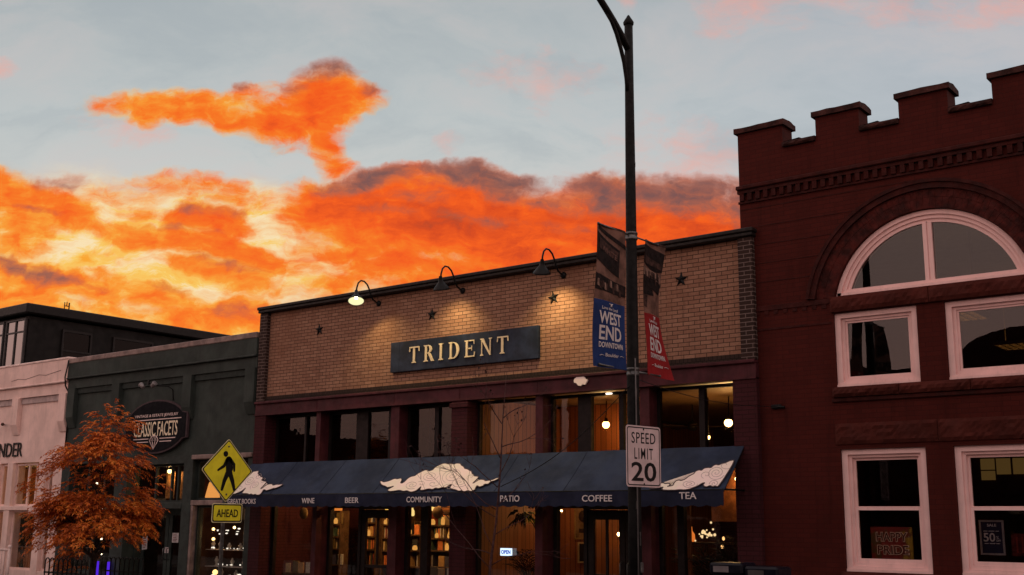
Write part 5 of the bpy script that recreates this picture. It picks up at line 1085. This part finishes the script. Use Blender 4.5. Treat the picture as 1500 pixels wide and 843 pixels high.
# ------------------------------------------------------------------ trees
def grow(root, direction, length, r, depth, rnd, out, tips, spread=.55, up=.12, shrink=.72, segs=4, wob=.10):
    p = Vector(root); d = Vector(direction).normalized(); pts = [p.copy()]; rr = [r]
    for k in range(segs):
        d = (d + Vector((rnd.gauss(0,wob), rnd.gauss(0,wob), rnd.gauss(0,wob)+up*.4))).normalized(); p = p + d*length/segs; pts.append(p.copy()); rr.append(r*(1-.38*(k+1)/segs))
    out.append((pts, rr))
    if depth == 0: tips.append((p, d)); return
    n = rnd.choice((2, 3)) if depth > 1 else 3
    for i in range(n):
        a = rnd.random()*2*pi; t = d.orthogonal().normalized(); t.rotate(Matrix.Rotation(a, 3, d))
        nd = (d + t*(spread+rnd.random()*.35) + Vector((0,0,up))).normalized(); k = rnd.choice((-1, -1, -2)) if segs > 2 else -1
        grow(pts[k], nd, length*shrink*(.8+.4*rnd.random()), rr[k]*.72, depth-1, rnd, out, tips, spread, up, shrink, segs, wob)
# autumn tree before the green shop
rnd = random.Random(21)
TB = Vector((-20.1, -3.4, 0))
tree = thing('autumn_tree', 'small tree with rusty orange autumn leaves before the green shop', 'tree', TB)
br, tips = [], []
trunk_top = TB + Vector((.03,.02,1.25))
MB().tube([TB, TB+Vector((.02,0,.5)), TB+Vector((0,.02,.9)), trunk_top], [.10,.075,.065,.06], 8).part('trunk', m_bark, tree)
for k in range(6):
    a = k*2*pi/6+.4; grow(trunk_top-Vector((0,0,.15*(k % 3))), (cos(a)*.6, sin(a)*.6, .95), .46, .04, 3, rnd, br, tips, .50, .06)
grow(trunk_top, (0,.05,1), .85, .045, 3, rnd, br, tips, .42, .10)
mb = MB()
for pts, rr in br: mb.tube(pts, rr, 5)
mb.part('limbs', m_bark, tree)
m_leaf = bpy.data.materials.new('autumn_leaves'); m_leaf.use_nodes = True; t_ = NT(m_leaf.node_tree); b_ = m_leaf.node_tree.nodes['Principled BSDF']
gi = t_.n('ShaderNodeNewGeometry'); f_ = t_.m('ADD', t_.m('MULTIPLY', gi.outputs['Random Per Island'], .55), t_.m('MULTIPLY', t_.rng(t_.noise(gi.outputs['Position'], 2.2, 4), .35, .65), .45))
t_.L(t_.ramp(f_, [(0,(.20,.036,.012)), (.28,(.46,.090,.014)), (.55,(.72,.165,.020)), (.8,(.82,.25,.030)), (1,(.66,.30,.05))]), b_.inputs['Base Color']); b_.inputs['Roughness'].default_value = .6; b_.inputs['Specular IOR Level'].default_value = .25
tl = t_.n('ShaderNodeBsdfTranslucent'); t_.L(t_.ramp(f_, [(0,(.25,.05,.01)), (1,(.6,.22,.03))]), tl.inputs[0]); mx = t_.n('ShaderNodeMixShader'); mx.inputs[0].default_value = .25
t_.L(b_.outputs[0], mx.inputs[1]); t_.L(tl.outputs[0], mx.inputs[2]); t_.L(mx.outputs[0], [q for q in m_leaf.node_tree.nodes if q.type == 'OUTPUT_MATERIAL'][0].inputs[0])
# crown: drooping pinnate sprays gathered into tiers, gaps between them
C0 = Vector((-20.15, -3.35, 2.55)); vs, fs = [], []
def leaflet(p, d, w, n):
    s = d.cross(n).normalized()*w; L = d.length; u = d/L; o = len(vs)
    vs.extend([p, p+d*.45+s, p+d-n*.12*L, p+d*.45-s]); fs.append((o, o+1, o+2, o+3))
def spray(p, d, L):
    """one compound leaf: a drooping stalk with pairs of narrow leaflets"""
    d = d.normalized(); n = 6
    side = d.cross(Vector((0,0,1)))
    side = side.normalized() if side.length > .01 else Vector((1,0,0))
    for k in range(n):
        q = (k+1)/n; c = p + d*L*q - Vector((0,0,L*.45*q*q)); dd = (d - Vector((0,0,.9*q))).normalized()
        for s in (-1, 1):
            v = (side*s*.85 + dd*.7 + Vector((rnd.gauss(0,.15), rnd.gauss(0,.15), rnd.gauss(-.1,.2)))).normalized()*L*.36*(1-.35*abs(q-.5)); leaflet(c, v, L*.055, Vector((rnd.gauss(0,.4), rnd.gauss(0,.4), 1)).normalized())
    leaflet(p+d*L-Vector((0,0,L*.45)), (d-Vector((0,0,1.2))).normalized()*L*.34, L*.055, Vector((0,0,1)))
CL = []
for p, d in tips: CL.append((p, .14+.06*rnd.random()))
shape = [(-1.30,0,2.72,.24),(-1.72,0,2.62,.16),(-1.05,.2,3.02,.34),(-.62,0,3.30,.36),(-.15,.1,3.52,.38),(.12,0,3.78,.30),(.42,.1,3.60,.34),(.75,0,3.35,.32),(.85,.2,2.95,.38),(1.20,0,2.62,.30),(1.42,.1,2.30,.26),(1.15,0,2.12,.34),(.7,.1,2.30,.45),(.2,0,2.75,.5),(-.3,.1,2.55,.5),(-.8,0,2.35,.45),(-1.1,.1,1.98,.34),(-1.28,0,1.70,.24),(-.7,.1,1.72,.36),(-.95,0,1.38,.24),(-.3,0,1.62,.40),(-.55,.1,1.18,.28),(.15,.1,1.85,.40),(.55,0,1.92,.34),(-1.75,0,2.42,.16),(-1.55,.1,1.95,.18),(1.55,0,2.05,.18),(1.62,.1,2.55,.16),(-1.45,0,1.45,.16),(1.35,0,1.72,.18),(-.95,0,3.25,.18),(.75,0,3.75,.16),(.25,0,4.02,.14),(-.45,.0,.95,.26),(-.75,.1,1.15,.22),(-.2,.1,.85,.22),(-.05,.1,1.45,.35),(-.6,0,1.45,.3),(.9,0,1.78,.20),(-.15,0,1.25,.24),(0,.2,3.15,.45),(.5,-.2,2.75,.45),(-.6,-.3,2.9,.4),(-.2,-.4,2.1,.4),(.4,-.4,3.2,.35),(-1.35,-.1,2.35,.25),(1.25,-.2,2.9,.2)]
for a, y, z, r in shape:
    if rnd.random() < .16: continue
    a *= .70 + .10*rnd.random(); r *= .66; z += rnd.gauss(0, .06)
    # offsets run along the direction across the picture
    CL.append((TB+Vector((-.02,-.02,0))+Vector((a*.84, a*.50+y*.6, z)), r))
for c, r in CL:
    n = int(46*(r/.3)**2)
    for k in range(n):
        v = Vector((rnd.gauss(0,1.25), rnd.gauss(0,1.25), rnd.gauss(0,.55))).normalized()*(rnd.random()**.5)
        p = Vector(c) + v*r; o = Vector((p.x-TB.x, p.y-TB.y, .25)).normalized()+v*.6
        spray(p, o+Vector((rnd.gauss(0,.35), rnd.gauss(0,.35), rnd.gauss(0,.2))), .17+.13*rnd.random())
MB().add(vs, fs).part('crown', m_leaf, tree)
# tree guard of black hoops
tg = thing('tree_guard', 'black hooped iron guard round the foot of the autumn tree', 'tree guard', (TB.x, TB.y, 0))
for k in range(9):
    x = TB.x-.62+k*.155; 
    for y in (TB.y-.6, TB.y+.6):
        MB().tube([(x,y,0)]+[(x+.075-.075*cos(pi*i/8), y, 1.05+.09*sin(pi*i/8)) for i in range(9)]+[(x+.15,y,0)], .012, 6).part('hoop', m_black, tg)
for y in (TB.y-.6, TB.y+.6):
    for z in (.2, .86): MB().box(TB.x-.64, TB.x+.80, y-.008, y+.008, z, z+.03).part('rail', m_black, tg)
# bare young tree before the brick shop
rnd = random.Random(4)
BB = Vector((-10.15, -3.62, 0)); bt = thing('bare_tree', 'young leafless tree with thin twigs before the awning', 'tree', BB)
m_twig = mat('reddish_bark', (.13,.062,.060), .85, .25, 20)
mb = MB(); mb.tube([BB, BB+Vector((.0,.0,.8)), BB+Vector((.02,0,1.3)), BB+Vector((.10,.02,1.9)), BB+Vector((.18,.0,2.6)), BB+Vector((.20,.02,3.3)), BB+Vector((.24,.04,3.95))], [.026,.022,.019,.015,.011,.007,.003], 7); mb.part('trunk', m_twig, bt)
RTv = Vector((.785,.619,0))
br, tips = [], []
for z, a, l, upv in ((1.25,-1,.95,.75),(1.30,1,.62,1.1),(1.55,-1,.85,1.0),(1.45,-1,.45,.15),(1.7,1,.55,.9),(1.95,-1,.62,1.2),(2.1,1,.42,1.0),(2.35,-1,.55,1.1),(2.5,1,.55,.9),(2.75,-1,.5,.9),(2.9,1,.5,.8),(3.2,-1,.45,.8),(3.3,1,.4,.9),(2.05,-1,.75,.5)):
    q = BB + Vector((.02+.1*max(0,(z-1.3)), .01, z)); grow(q, RTv*a + Vector((rnd.gauss(0,.3), rnd.gauss(0,.3), upv)), l*1.05, .0075, 2, rnd, br, tips, .38, .12, .62, 4, .14)
mb = MB()
for pts, rr in br: mb.tube(pts, [max(.0022, q) for q in rr], 4)
mb.part('twigs', m_twig, bt)
mb = MB()
for p, d in tips:
    if p.z > 2.3 and rnd.random() < .5:
        for k in range(2):
            q = p + Vector((rnd.gauss(0,.03), rnd.gauss(0,.03), rnd.gauss(0,.03))); s = .014+.012*rnd.random(); a = Vector((rnd.gauss(0,1),rnd.gauss(0,1),rnd.gauss(0,1))).normalized()*s; b = a.orthogonal().normalized()*s*.7
            mb.add([q-a, q+b, q+a, q-b], [(0,1,2,3)])
mb.part('withered_leaves', mat('withered_leaf', (.06,.025,.02), .8), bt)

# ------------------------------------------------------------------ inside the brick shop: lamps
def lamp(x, y, z, label, power, r=.06, stem=None, name='pendant_lamp', k=22, group='lit bulbs inside the brick shop', globe=True):
    t = thing(name, label, 'lamp', (x, y, z), group)
    MB().ball((x, y, z), r, 8).part('bulb', glow('warm_bulb_%d' % k, (1,.66,.24), k), t)
    if stem: MB().tube([(x,y,z+r*.7), (x,y,z+r+.04), (x+.02,y,stem)], .012, 5).lathe([(.05,0),(.02,.08)], (x,y,z+r*.75), 10).part('stem', m_black, t)
    l = bpy.data.lights.new('bulb_light', 'POINT'); l.energy = power; l.color = (1,.56,.20); l.shadow_soft_size = r
    q = bpy.data.objects.new('bulb_light', l); COL.objects.link(q); q.parent = t; q.location = (0, 0, -r*1.3)
    return t
lamp(-12.26, 2.45, 3.73, 'glowing yellow bulb before the plank wall, left of the lamp post', 18, .07, 4.19)
lamp(-9.93, 3.0, 3.70, 'brightest yellow bulb in the right upper pane, near the maroon pier', 40, .075, 4.19)
lamp(-10.36, 3.0, 3.45, 'smaller bulb low in the right upper pane, below the ceiling fan', 20, .04, 4.19)
lamp(-12.02, 2.5, 1.67, 'small bare bulb seen through the glazed door left of the lamp post', 6, .035, None, k=30)
lamp(-13.28, 2.4, 2.10, 'tiny bulb under the valance in the middle of the plank wall', 5, .02, None, k=22)
lamp(-9.0, 1.5, 2.62, 'bulb behind the awning over the palm leaves', 10, .05, 4.19)
lamp(-18.1, .75, 2.75, 'bulb behind the awning over the leftmost bookshelves', 45, .05, 4.1)
lamp(-16.9, 1.25, 2.75, 'bulb behind the awning over the middle bookshelves', 80, .05, 4.1)
lamp(-15.3, .75, 2.75, 'bulb behind the awning over the right bookshelves', 80, .05, 4.1)
cf = thing('ceiling_fan', 'dark ceiling fan behind the right upper pane of the cafe', 'ceiling fan', (-11.24, 4.0, 3.7))
MB().tube([(-11.24,4,4.19), (-11.24,4,3.82)], .015, 6).part('rod', m_black, cf); MB().lathe([(.04,.12), (.10,.09), (.11,0), (.07,-.05), (.03,-.07)], (-11.24,4,3.74), 16).part('motor', m_black, cf)
for k in range(5):
    a = k*2*pi/5+.25; R = Matrix.Rotation(a, 3, 'Z'); mb = MB()
    P = [(.10,-.03),(.22,-.065),(.62,-.075),(.66,0),(.62,.075),(.22,.065),(.10,.03)]
    mb.prism(P, lambda u_, v_, h: Vector((-11.24,4,3.745)) + R @ Vector((u_, v_, h+v_*.18)), 0, .012); mb.part('blade', mat('fan_blade', (.035,.02,.014), .5), cf)
cf2 = dup(cf, (-9.75, 5.2, 3.85), .5, 'second ceiling fan farther back near the maroon pier')
# ------------------------------------------------------------------ bookcases and books
m_shelf = mat('shelf_wood', (.16,.085,.04), .6, .2, 8)
BOOKS = []
for i, (c, wd, h, dp) in enumerate([((.50,.30,.12),.030,.21,.15), ((.60,.45,.25),.024,.19,.14), ((.32,.06,.03),.034,.23,.16), ((.10,.10,.16),.028,.20,.14), ((.55,.52,.46),.022,.22,.15), ((.24,.16,.06),.040,.24,.17), ((.08,.14,.10),.026,.18,.13), ((.62,.20,.06),.030,.20,.14), ((.05,.05,.06),.036,.22,.15)]):
    bm_ = mat('book_cover_%d' % i, c, .55, .1, 20)
    me_mb = MB().bev(-wd/2, wd/2, 0, dp, 0, h, .003); o = me_mb.solo('book', bm_, None, None, base=(0,0,0)); BOOKS.append((o, wd, h)); COL.objects.unlink(o)
nb_ = [0]
def put_book(proto, loc, rz=0, lean=0):
    c = proto.copy(); c.name = 'book'; COL.objects.link(c); c.location = loc; c.rotation_euler = (0, lean, rz)
    tag(c, 'book standing on the shelves or stands behind the brick shop windows', 'book', 'books on the shelves of the brick shop'); nb_[0] += 1
def bookcase(x0, x1, y, zs, seed, label, books=True, fill=.94, face=.0):
    t = thing('bookcase', label, 'bookcase', ((x0+x1)/2, y, .12), 'bookcases in the brick shop')
    for x in (x0-.025, x1): MB().box(x, x+.025, y, y+.26, .12, zs[-1]+.28).part('side_panel', m_shelf, t)
    MB().box(x0, x1, y+.235, y+.26, .12, zs[-1]+.28).part('back_panel', mat('shelf_back', (.09,.045,.025), .7), t)
    rnd = random.Random(seed)
    for z in zs:
        MB().box(x0, x1, y, y+.234, z-.025, z).part('shelf', m_shelf, t)
        x = x0+.02
        while x < x1-.06 and books and z > .8:
            p, wd, h = rnd.choice(BOOKS)
            if rnd.random() < fill:
                if rnd.random() < face and x+.16 < x1:           # face-out
                    put_book(p, (x+.15, y+.03+rnd.random()*.02, z+.001), -pi/2, 0); x += .17
                else: put_book(p, (x+wd/2, y+.03+rnd.random()*.03, z+.001), 0, 0); x += wd+.004
            else: x += .05+rnd.random()*.06
    return t
bookcase(-18.93, -18.44, 1.4, [.62,.95,1.28,1.54,1.80], 1, 'bookcase behind the leftmost shop window', face=.25)
bookcase(-18.32, -17.86, 1.9, [.62,.95,1.28,1.55,1.84], 2, 'bookcase seen left of the glazed entrance doors', face=.1)
bookcase(-17.75, -17.05, 2.0, [.62,.95,1.25,1.52,1.80], 3, 'bookcase seen through the glazed entrance doors of the bookshop', face=.0)
bookcase(-16.95, -16.55, 1.9, [.62,.95,1.28,1.6], 4, 'narrow bookcase just right of the glazed entrance doors', fill=.5, face=.4)
bookcase(-16.10, -15.45, 1.7, [.62,.98,1.30,1.54,1.80], 5, 'brightly lit bookcase at the right, before the orange brick', face=.2)
MB().box(-16.6, -14.0, 2.3, 2.4, .12, 3.2).part('inner_brick_wall', MATS['inner_orange_brick'], shop)
def disc(x, y, z, r, label):
    t = thing('paper_lantern', label, 'lantern', (x, y, z), 'round tan lanterns under the valance')
    MB().lathe([(.001,-.03),(r*.8,-.028),(r,-.01),(r,.01),(r*.8,.028),(.001,.03)], (x,y,z), 24, Matrix.Rotation(pi/2,3,'X')).part('shade', mat('tan_paper', (.30,.19,.10), .8), t)
    MB().tube([(x,y,z+r), (x,y,2.9)], .006, 4).part('cord', m_black, t)
disc(-18.92, .8, 2.02, .125, 'round tan disc lantern under the word WINE, left window'); disc(-15.08, .8, 2.05, .125, 'round tan disc lantern under the word COMMUNITY, right bookshelves')
# amber and cream wares on the bookcases; emission stands in for lamplight
def ware(x, y, z, kind, col, k, label):
    t = MB()
    if kind == 'house': t.prism([(-.07,0),(.07,0),(.07,.14),(0,.22),(-.07,.14)], lambda a, b, h: (x+a, y+h, z+b), 0, .1)
    elif kind == 'jar': t.lathe([(.05,0),(.065,.03),(.06,.11),(.035,.15),(.04,.17)], (x,y,z), 14)
    elif kind == 'bowl': t.lathe([(.04,0),(.10,.05),(.12,.12),(.11,.12),(.08,.05),(.0001,.03)], (x,y,z), 16)
    return t.solo('glowing_ware' if k else 'jar', glow('ware_%s' % label[:14], col, k) if k else mat('ware_jar', col, .4), label, 'glowing ware' if k else 'jar')
ware(-18.60, 1.45, 2.085, 'house', (1,.30,.05), .9, 'small orange house-shaped lamp on the bookcase below the word BEER')
ware(-17.62, 2.05, 2.085, 'bowl', (1,.55,.10), 1.5, 'amber glowing bowl under the valance right of BEER'); ware(-17.18, 2.05, 2.085, 'jar', (1,.62,.14), 1.4, 'amber glowing jar under the valance between BEER and COMMUNITY')
ware(-16.85, 1.95, 1.98, 'jar', (1,.72,.25), 1.3, 'pale yellow glowing jar under the letter C of COMMUNITY'); ware(-16.02, 1.75, 2.085, 'jar', (1,.66,.2), 1.5, 'yellow glowing jar on the right bookcase under COMMUNITY')
jar0 = MB().lathe([(.03,0),(.045,.02),(.042,.08),(.025,.10),(.028,.115)], (0,0,0), 10).solo('glowing_jar', glow('amber_jar_glow', (1,.46,.10), .85), 'small amber jar given a glow in front of the books on the lit shelves', 'jar', 'amber jars on the lit shelves', base=(0,0,0))  # jars added as bright amber spots, emission standing in for lamplight
first_ = True
for x, y, z in ((-18.88,1.39,1.805),(-18.70,1.39,1.545),(-18.56,1.39,1.805),(-18.24,1.89,1.845),(-18.05,1.89,1.555),(-17.66,1.99,1.805),(-17.42,1.99,1.525),(-17.22,1.99,1.805),(-17.14,1.99,1.255),(-16.85,1.89,1.605),(-16.68,1.89,1.285),(-16.02,1.69,1.805),(-15.90,1.69,1.545),(-15.74,1.69,1.805),(-15.62,1.69,1.305),(-15.55,1.69,1.545)):
    c = jar0 if first_ else jar0.copy()
    if not first_: COL.objects.link(c)
    first_ = False; c.location = (x, y+.012, z); k = .8+.5*random.random(); c.scale = (k, k, .8+.7*random.random())
# face-out books on low stands just inside the shop windows
for x0, n_, lab in ((-19.15, 6, 'low display stand of face-out books in the leftmost shop window'), (-15.25, 5, 'low display stand of face-out books in the window left of the bare tree')):
    t = thing('display_stand', lab, 'display stand', (x0+.6, .55, .12)); MB().bev(x0, x0+1.2, .45, .75, .12, .80, .01).part('stand', m_shelf, t)
    for k in range(n_): put_book(BOOKS[(k*4+1) % 9][0], (x0+.12+k*.2, .47+.02*(k % 2), .802), -pi/2, 0)
# cafe: pictures, sign, palms, amber lantern
def picture(x0, x1, z0, z1, m_in, label, fcol=(.42,.25,.09), fw=.03):
    t = thing('framed_picture', label, 'picture', ((x0+x1)/2, 2.97, z0)); frame(MB(), x0, x1, z0, z1, 2.94, 2.985, fw).part('picture_frame', mat('frame_%d' % int(fcol[0]*100), fcol, .5), t); MB().box(x0+fw, x1-fw, 2.96, 2.98, z0+fw, z1-fw).part('sheet', m_in, t); return t
p1_ = picture(-13.36, -12.93, 1.55, 2.24, mat('tan_poster', (.30,.17,.08), .8, .2, 5), 'tall tan poster with a dark round emblem on the plank wall')
MB().lathe([(.11,0),(.11,.006)], (-13.15,2.955,2.0), 20, Matrix.Rotation(pi/2,3,'X')).box(-13.25,-13.05,2.951,2.957,1.68,1.76).part('emblem', mat('dark_ink', (.05,.028,.018), .8), p1_)
picture(-13.28, -13.0, 1.10, 1.50, mat('black_print', (.015,.014,.014), .6), 'small black picture in a pale frame below the tan poster', (.5,.36,.2))
os_ = thing('open_sign', 'small bright blue and white lit sign reading OPEN behind the cafe window', 'sign', (-12.88, .17, 1.3))
MB().bev(-13.01, -12.75, .17, .19, 1.295, 1.425, .004).part('light_box', glow('sign_white_light', (.70,.86,1.0), 1.3), os_)
write(MB(), south(.168), 'OPEN', -12.985, 1.325, .21, .07, depth=.003, bold=.035).part('lettering', glow('sign_blue_light', (.02,.09,.62), .8), os_)
MB().tube([(-12.88,.18,1.29), (-12.88,.18,.58)], .006, 5).part('stand', m_black, os_)
m_palm = mat('palm_leaf', (.016,.017,.010), .6, .3, 6)
def palm(x, y, z, h, n, seed, label, R=.55):
    t = thing('potted_palm', label, 'plant', (x, y, z), 'potted palms in the cafe windows'); rnd = random.Random(seed)
    MB().lathe([(.10,0),(.14,.18),(.15,.22),(.13,.22),(.11,.18)], (x,y,z), 14).part('pot', mat('clay_pot', (.12,.05,.03), .8), t)
    mb = MB()
    for k in range(n):
        a = rnd.random()*2*pi; L = R*(.7+.6*rnd.random()); up = h*(.6+.5*rnd.random()); base = Vector((x,y,z+.2)); pts = []
        for i in range(9):
            q = i/8; pts.append(base+Vector((cos(a)*L*q, sin(a)*L*q*.8, up*(1.5*q-.75*q*q))))
        mb.tube(pts, [.006]*9, 3)
        for i in range(2, 9):
            d = (pts[i]-pts[i-1]).normalized(); s = d.cross(Vector((0,0,1))).normalized()
            for sg in (-1, 1):
                tip = pts[i]+(s*sg*.8+d*.75-Vector((0,0,.25))).normalized()*(.26*(1.15-i/9)); w_ = d*.011; o = len(mb.v); mb.v += [tuple(pts[i]-w_), tuple((pts[i]+tip)/2+Vector((0,0,.01))-w_), tuple(tip), tuple((pts[i]+tip)/2+Vector((0,0,.01))+w_)]; mb.f.append([o,o+1,o+2,o+3]); mb.sm.append(False)
    mb.part('fronds', m_palm, t)
palm(-9.1, .75, .56, .95, 34, 1, 'palm with arching fronds in the right cafe window, before the amber lantern', .55)
palm(-8.62, .7, .56, 1.15, 24, 2, 'taller palm in the right cafe window close to the maroon pier', .5)
palm(-12.75, .7, .56, .80, 22, 3, 'spiky palm in the cafe window beside the blue sign', .45)
hp_ = thing('hanging_plant', 'dark plant hanging under the valance right of the word PATIO', 'plant', (-12.98, .8, 1.95))
mb = MB(); rnd = random.Random(9)
for k in range(70): a = rnd.random()*2*pi; v_ = Vector((cos(a),sin(a),rnd.gauss(0,.5)))*.16*rnd.random(); p_0 = Vector((-12.98,.8,2.0))+v_; mb.tube([p_0, p_0+v_*.6-Vector((0,0,.05)), p_0+v_*.9-Vector((0,0,.14))], [.012,.014,.002], 4)
mb.part('leaves', m_palm, hp_); MB().tube([(-12.98,.8,2.0),(-12.98,.8,2.95)], .005, 4).part('cord', m_black, hp_)
al = thing('amber_lantern', 'amber bottle-shaped lantern glowing among the palm leaves', 'lantern', (-9.92, 1.5, 1.58))
MB().lathe([(.06,0),(.075,.03),(.07,.12),(.03,.18),(.025,.25)], (-9.92,1.5,1.58), 14).part('shade', glow('amber_glass', (1,.25,.04), .9), al); MB().lathe([(.03,.25),(.03,.28)], (-9.92,1.5,1.58), 10).part('cap', m_black, al); MB().box(-10.1, -9.2, 1.4, 1.7, 1.54, 1.575).tube([(-9.65,1.55,.12),(-9.65,1.55,1.54)], .03, 6).solo('side_table', m_shelf, 'narrow dark table carrying the amber lantern in the cafe', 'table')
fl_ = MB(); rnd = random.Random(12)
for k in range(26): fl_.ball((-9.64+rnd.gauss(0,.08), 1.5+rnd.gauss(0,.03), 1.72+rnd.gauss(0,.05)), .014+.012*rnd.random(), 4)
fl_.solo('flower_lights', glow('pale_flower_lights', (1,.72,.36), 1.3), 'cluster of pale glowing blossoms right of the amber lantern', 'flower lights')
for i, (x, z, r, k, lab) in enumerate(((-9.33,1.50,.025,2,'dim amber glint right of the blossoms behind the palm'), (-9.38,1.20,.03,2,'amber glint low behind the palm'), (-10.02,1.28,.022,1.5,'small glint below the amber lantern'), (-9.30,1.64,.022,2,'upper small amber glint by the right edge of the palm'))):
    MB().ball((x,1.5,z), r, 6, (1,1,1.5)).solo('fairy_light', glow('fairy_%d' % int(k*10), (1,.55,.2), k), lab, 'fairy light')
# plank screen beside the entrance at the right window
MB().box(-9.42, -9.30, .40, .44, .1, 2.98).part('screen', m_wood, shop)
fh = thing('orange_hanging', 'orange cloth panel hanging behind the right cafe window', 'cloth', (-9.6, 1.7, 1.9)); MB().box(-9.62, -9.15, 1.70, 1.715, 1.92, 2.9).part('cloth', mat('orange_cloth', (.40,.14,.05), .8, .2, 6), fh)

# ------------------------------------------------------------------ jewellery window and lights in the green and white shops
ds = thing('display_shelf', 'glass display shelves in the jewellery window beside the brick pier', 'shelf', (-21, .5, .6))
for z in (1.22, .86, .62): MB().box(-21.62, -19.85, .35, .68, z-.012, z).part('shelf', mat('pale_shelf', (.55,.48,.44), .3), ds)
for x in (-21.5, -20.7, -19.95): MB().tube([(x,.66,.6), (x,.66,2.1)], .012, 5).part('upright', m_steel, ds)
def bust(x, z, k, lab):
    mb = MB(); mb.lathe([(.045,0),(.05,.01),(.02,.03),(.035,.08),(.05,.12),(.03,.15),(.018,.18),(.02,.2)], (x,.5,z), 12); return mb.solo('jewellery_bust', mat('cream_velvet', (.62,.56,.48), .8), lab, 'jewellery stand', 'jewellery in the window')
jl = 'pale jewellery stand on the glass shelves behind the crossing sign'
b0 = bust(-21.55, 1.221, 1, jl)
for x, z in ((-21.3,1.221),(-20.98,1.221),(-20.6,1.221),(-20.2,1.221),(-21.4,.861),(-20.85,.861),(-20.45,.861),(-20.1,.861),(-21.2,.621),(-20.7,.621)):
    c = b0.copy(); COL.objects.link(c); c.location = (x, .5, z); c.scale = (1, 1, .7+.5*random.random())
gl_ = 'tiny white glint of jewellery in the lit window behind the crossing sign'
g0 = MB().ball((-21.0,.46,1.24), .013, 5, (1.6,1,1)).solo('jewel', glow('jewel_glint', (1,.92,.78), 1.6), gl_, 'jewel', 'glinting jewels in the window')  # white emission puts the glints into the jewels
rnd = random.Random(3)
for k in range(46):
    z = rnd.choice((1.235,1.235,.875,.875,.635,1.55,1.62)) + abs(rnd.gauss(0,.02)); c = g0.copy(); COL.objects.link(c); c.location = (-21.6+1.7*rnd.random(), .40+.2*rnd.random(), z-.013); s = .5+rnd.random()*1.1; c.scale = (s*(1+rnd.random()*2), s, s*(.6+rnd.random()))
for i, (x, y, z, r, p, k, lab) in enumerate(((-22.0,.5,1.66,.034,3,5,'white globe light at the upper left of the jewellery window'), (-21.98,.5,1.44,.036,3,5,'white globe light at the middle left of the jewellery window'), (-21.85,.5,.72,.06,3,2.5,'yellowish globe light at the lower left of the jewellery window'), (-20.97,.6,1.70,.03,5,8,'small spotlight behind the AHEAD plate in the jewellery window'))):
    lamp(x+.42 if x < -21.8 else x, y, z, lab, p, r, None, 'globe_light', k, 'globe lights in the jewellery window')
for x in (-23.3, -20.7): lamp(x, .45 if x < -22 else 1.2, 2.98 if x < -22 else 3.2, 'shop light above the %s of the green shop' % ('door' if x < -22 else 'right window'), 16 if x < -22 else 6, .05, 3.4, 'ceiling_lamp', 9, 'ceiling lamps of the green shop')
hs = thing('orange_lamp_shade', 'orange lit lamp shade behind the upper pane left of the crossing sign', 'lamp', (-21.55, .8, 2.3)); MB().lathe([(.16,0),(.17,.02),(.11,.30),(.09,.36)], (-22.08,.8,2.36), 16).part('shade', glow('orange_shade', (1,.42,.10), 1.0), hs); MB().tube([(-22.08,.8,2.3),(-22.08,.8,2.36)], .06, 8).part('base', m_black, hs)
sg_ = MB(); sg_.box(-20.42, -20.12, .46, .48, .88, 1.10); sg_.solo('display_card', glow('card_glow', (1,.88,.62), .7), 'small bright display card on the jewellery shelf beside the brick pier', 'card')  # emission makes the card look lit
for x0, hh, lab in ((-23.62,.62,'left amber curtain panel behind the upper panes of the green shop'), (-23.12,.62,'right amber curtain panel behind the upper panes of the green shop')):
    MB().box(x0, x0+.35, .60, .62, 2.35, 2.35+hh).solo('curtain', mat('amber_curtain', (.45,.24,.10), .8, .3, 6), lab, 'curtain')
for i, (x, z, r) in enumerate(((-26.55,2.05,.06),(-26.1,2.72,.03),(-25.75,2.30,.035),(-25.78,2.12,.02),(-25.7,1.38,.028),(-26.6,1.40,.05),(-25.66,1.02,.02),(-26.6,1.6,.02))):
    MB().ball((x+.1,.25,z), r, 6).solo('display_light', glow('display_light', (1,.86,.62), 5), 'white light shining through the autumn leaves, %s' % ('largest, left' if i == 0 else ('highest' if i == 1 else ['','','upper right','right, just under the upper right one','lower right','lower left','lowest right','faint, above the lower left one'][i])), 'display light', 'display lights behind the autumn tree')
for x, lab in ((-25.12,'left upright tube of blue-violet light before the green shop'), (-24.62,'right upright tube of blue-violet light before the green shop')):
    t = thing('light_tube', lab, 'neon light', (x, -.10, .0)); MB().tube([(x,-.12,.12),(x,-.12,.87)], .045, 8).part('tube', glow('violet_tube', (.075,.018,.60), 1.1), t); MB().lathe([(.06,0),(.06,.12)], (x,-.12,0), 10).part('base', m_black, t)
lamp(-31.3, 1.0, 3.1, 'ceiling lamp inside the white shop above the gold framed picture', 60, .05, 3.3, 'ceiling_lamp', 6, 'ceiling lamps of the white shop')
lamp(-28.2, 1.2, 3.1, 'ceiling lamp inside the white shop near the autumn tree', 16, .05, 3.3, 'ceiling_lamp', 6, 'ceiling lamps of the white shop')
for o, _, _ in BOOKS: bpy.data.objects.remove(o)
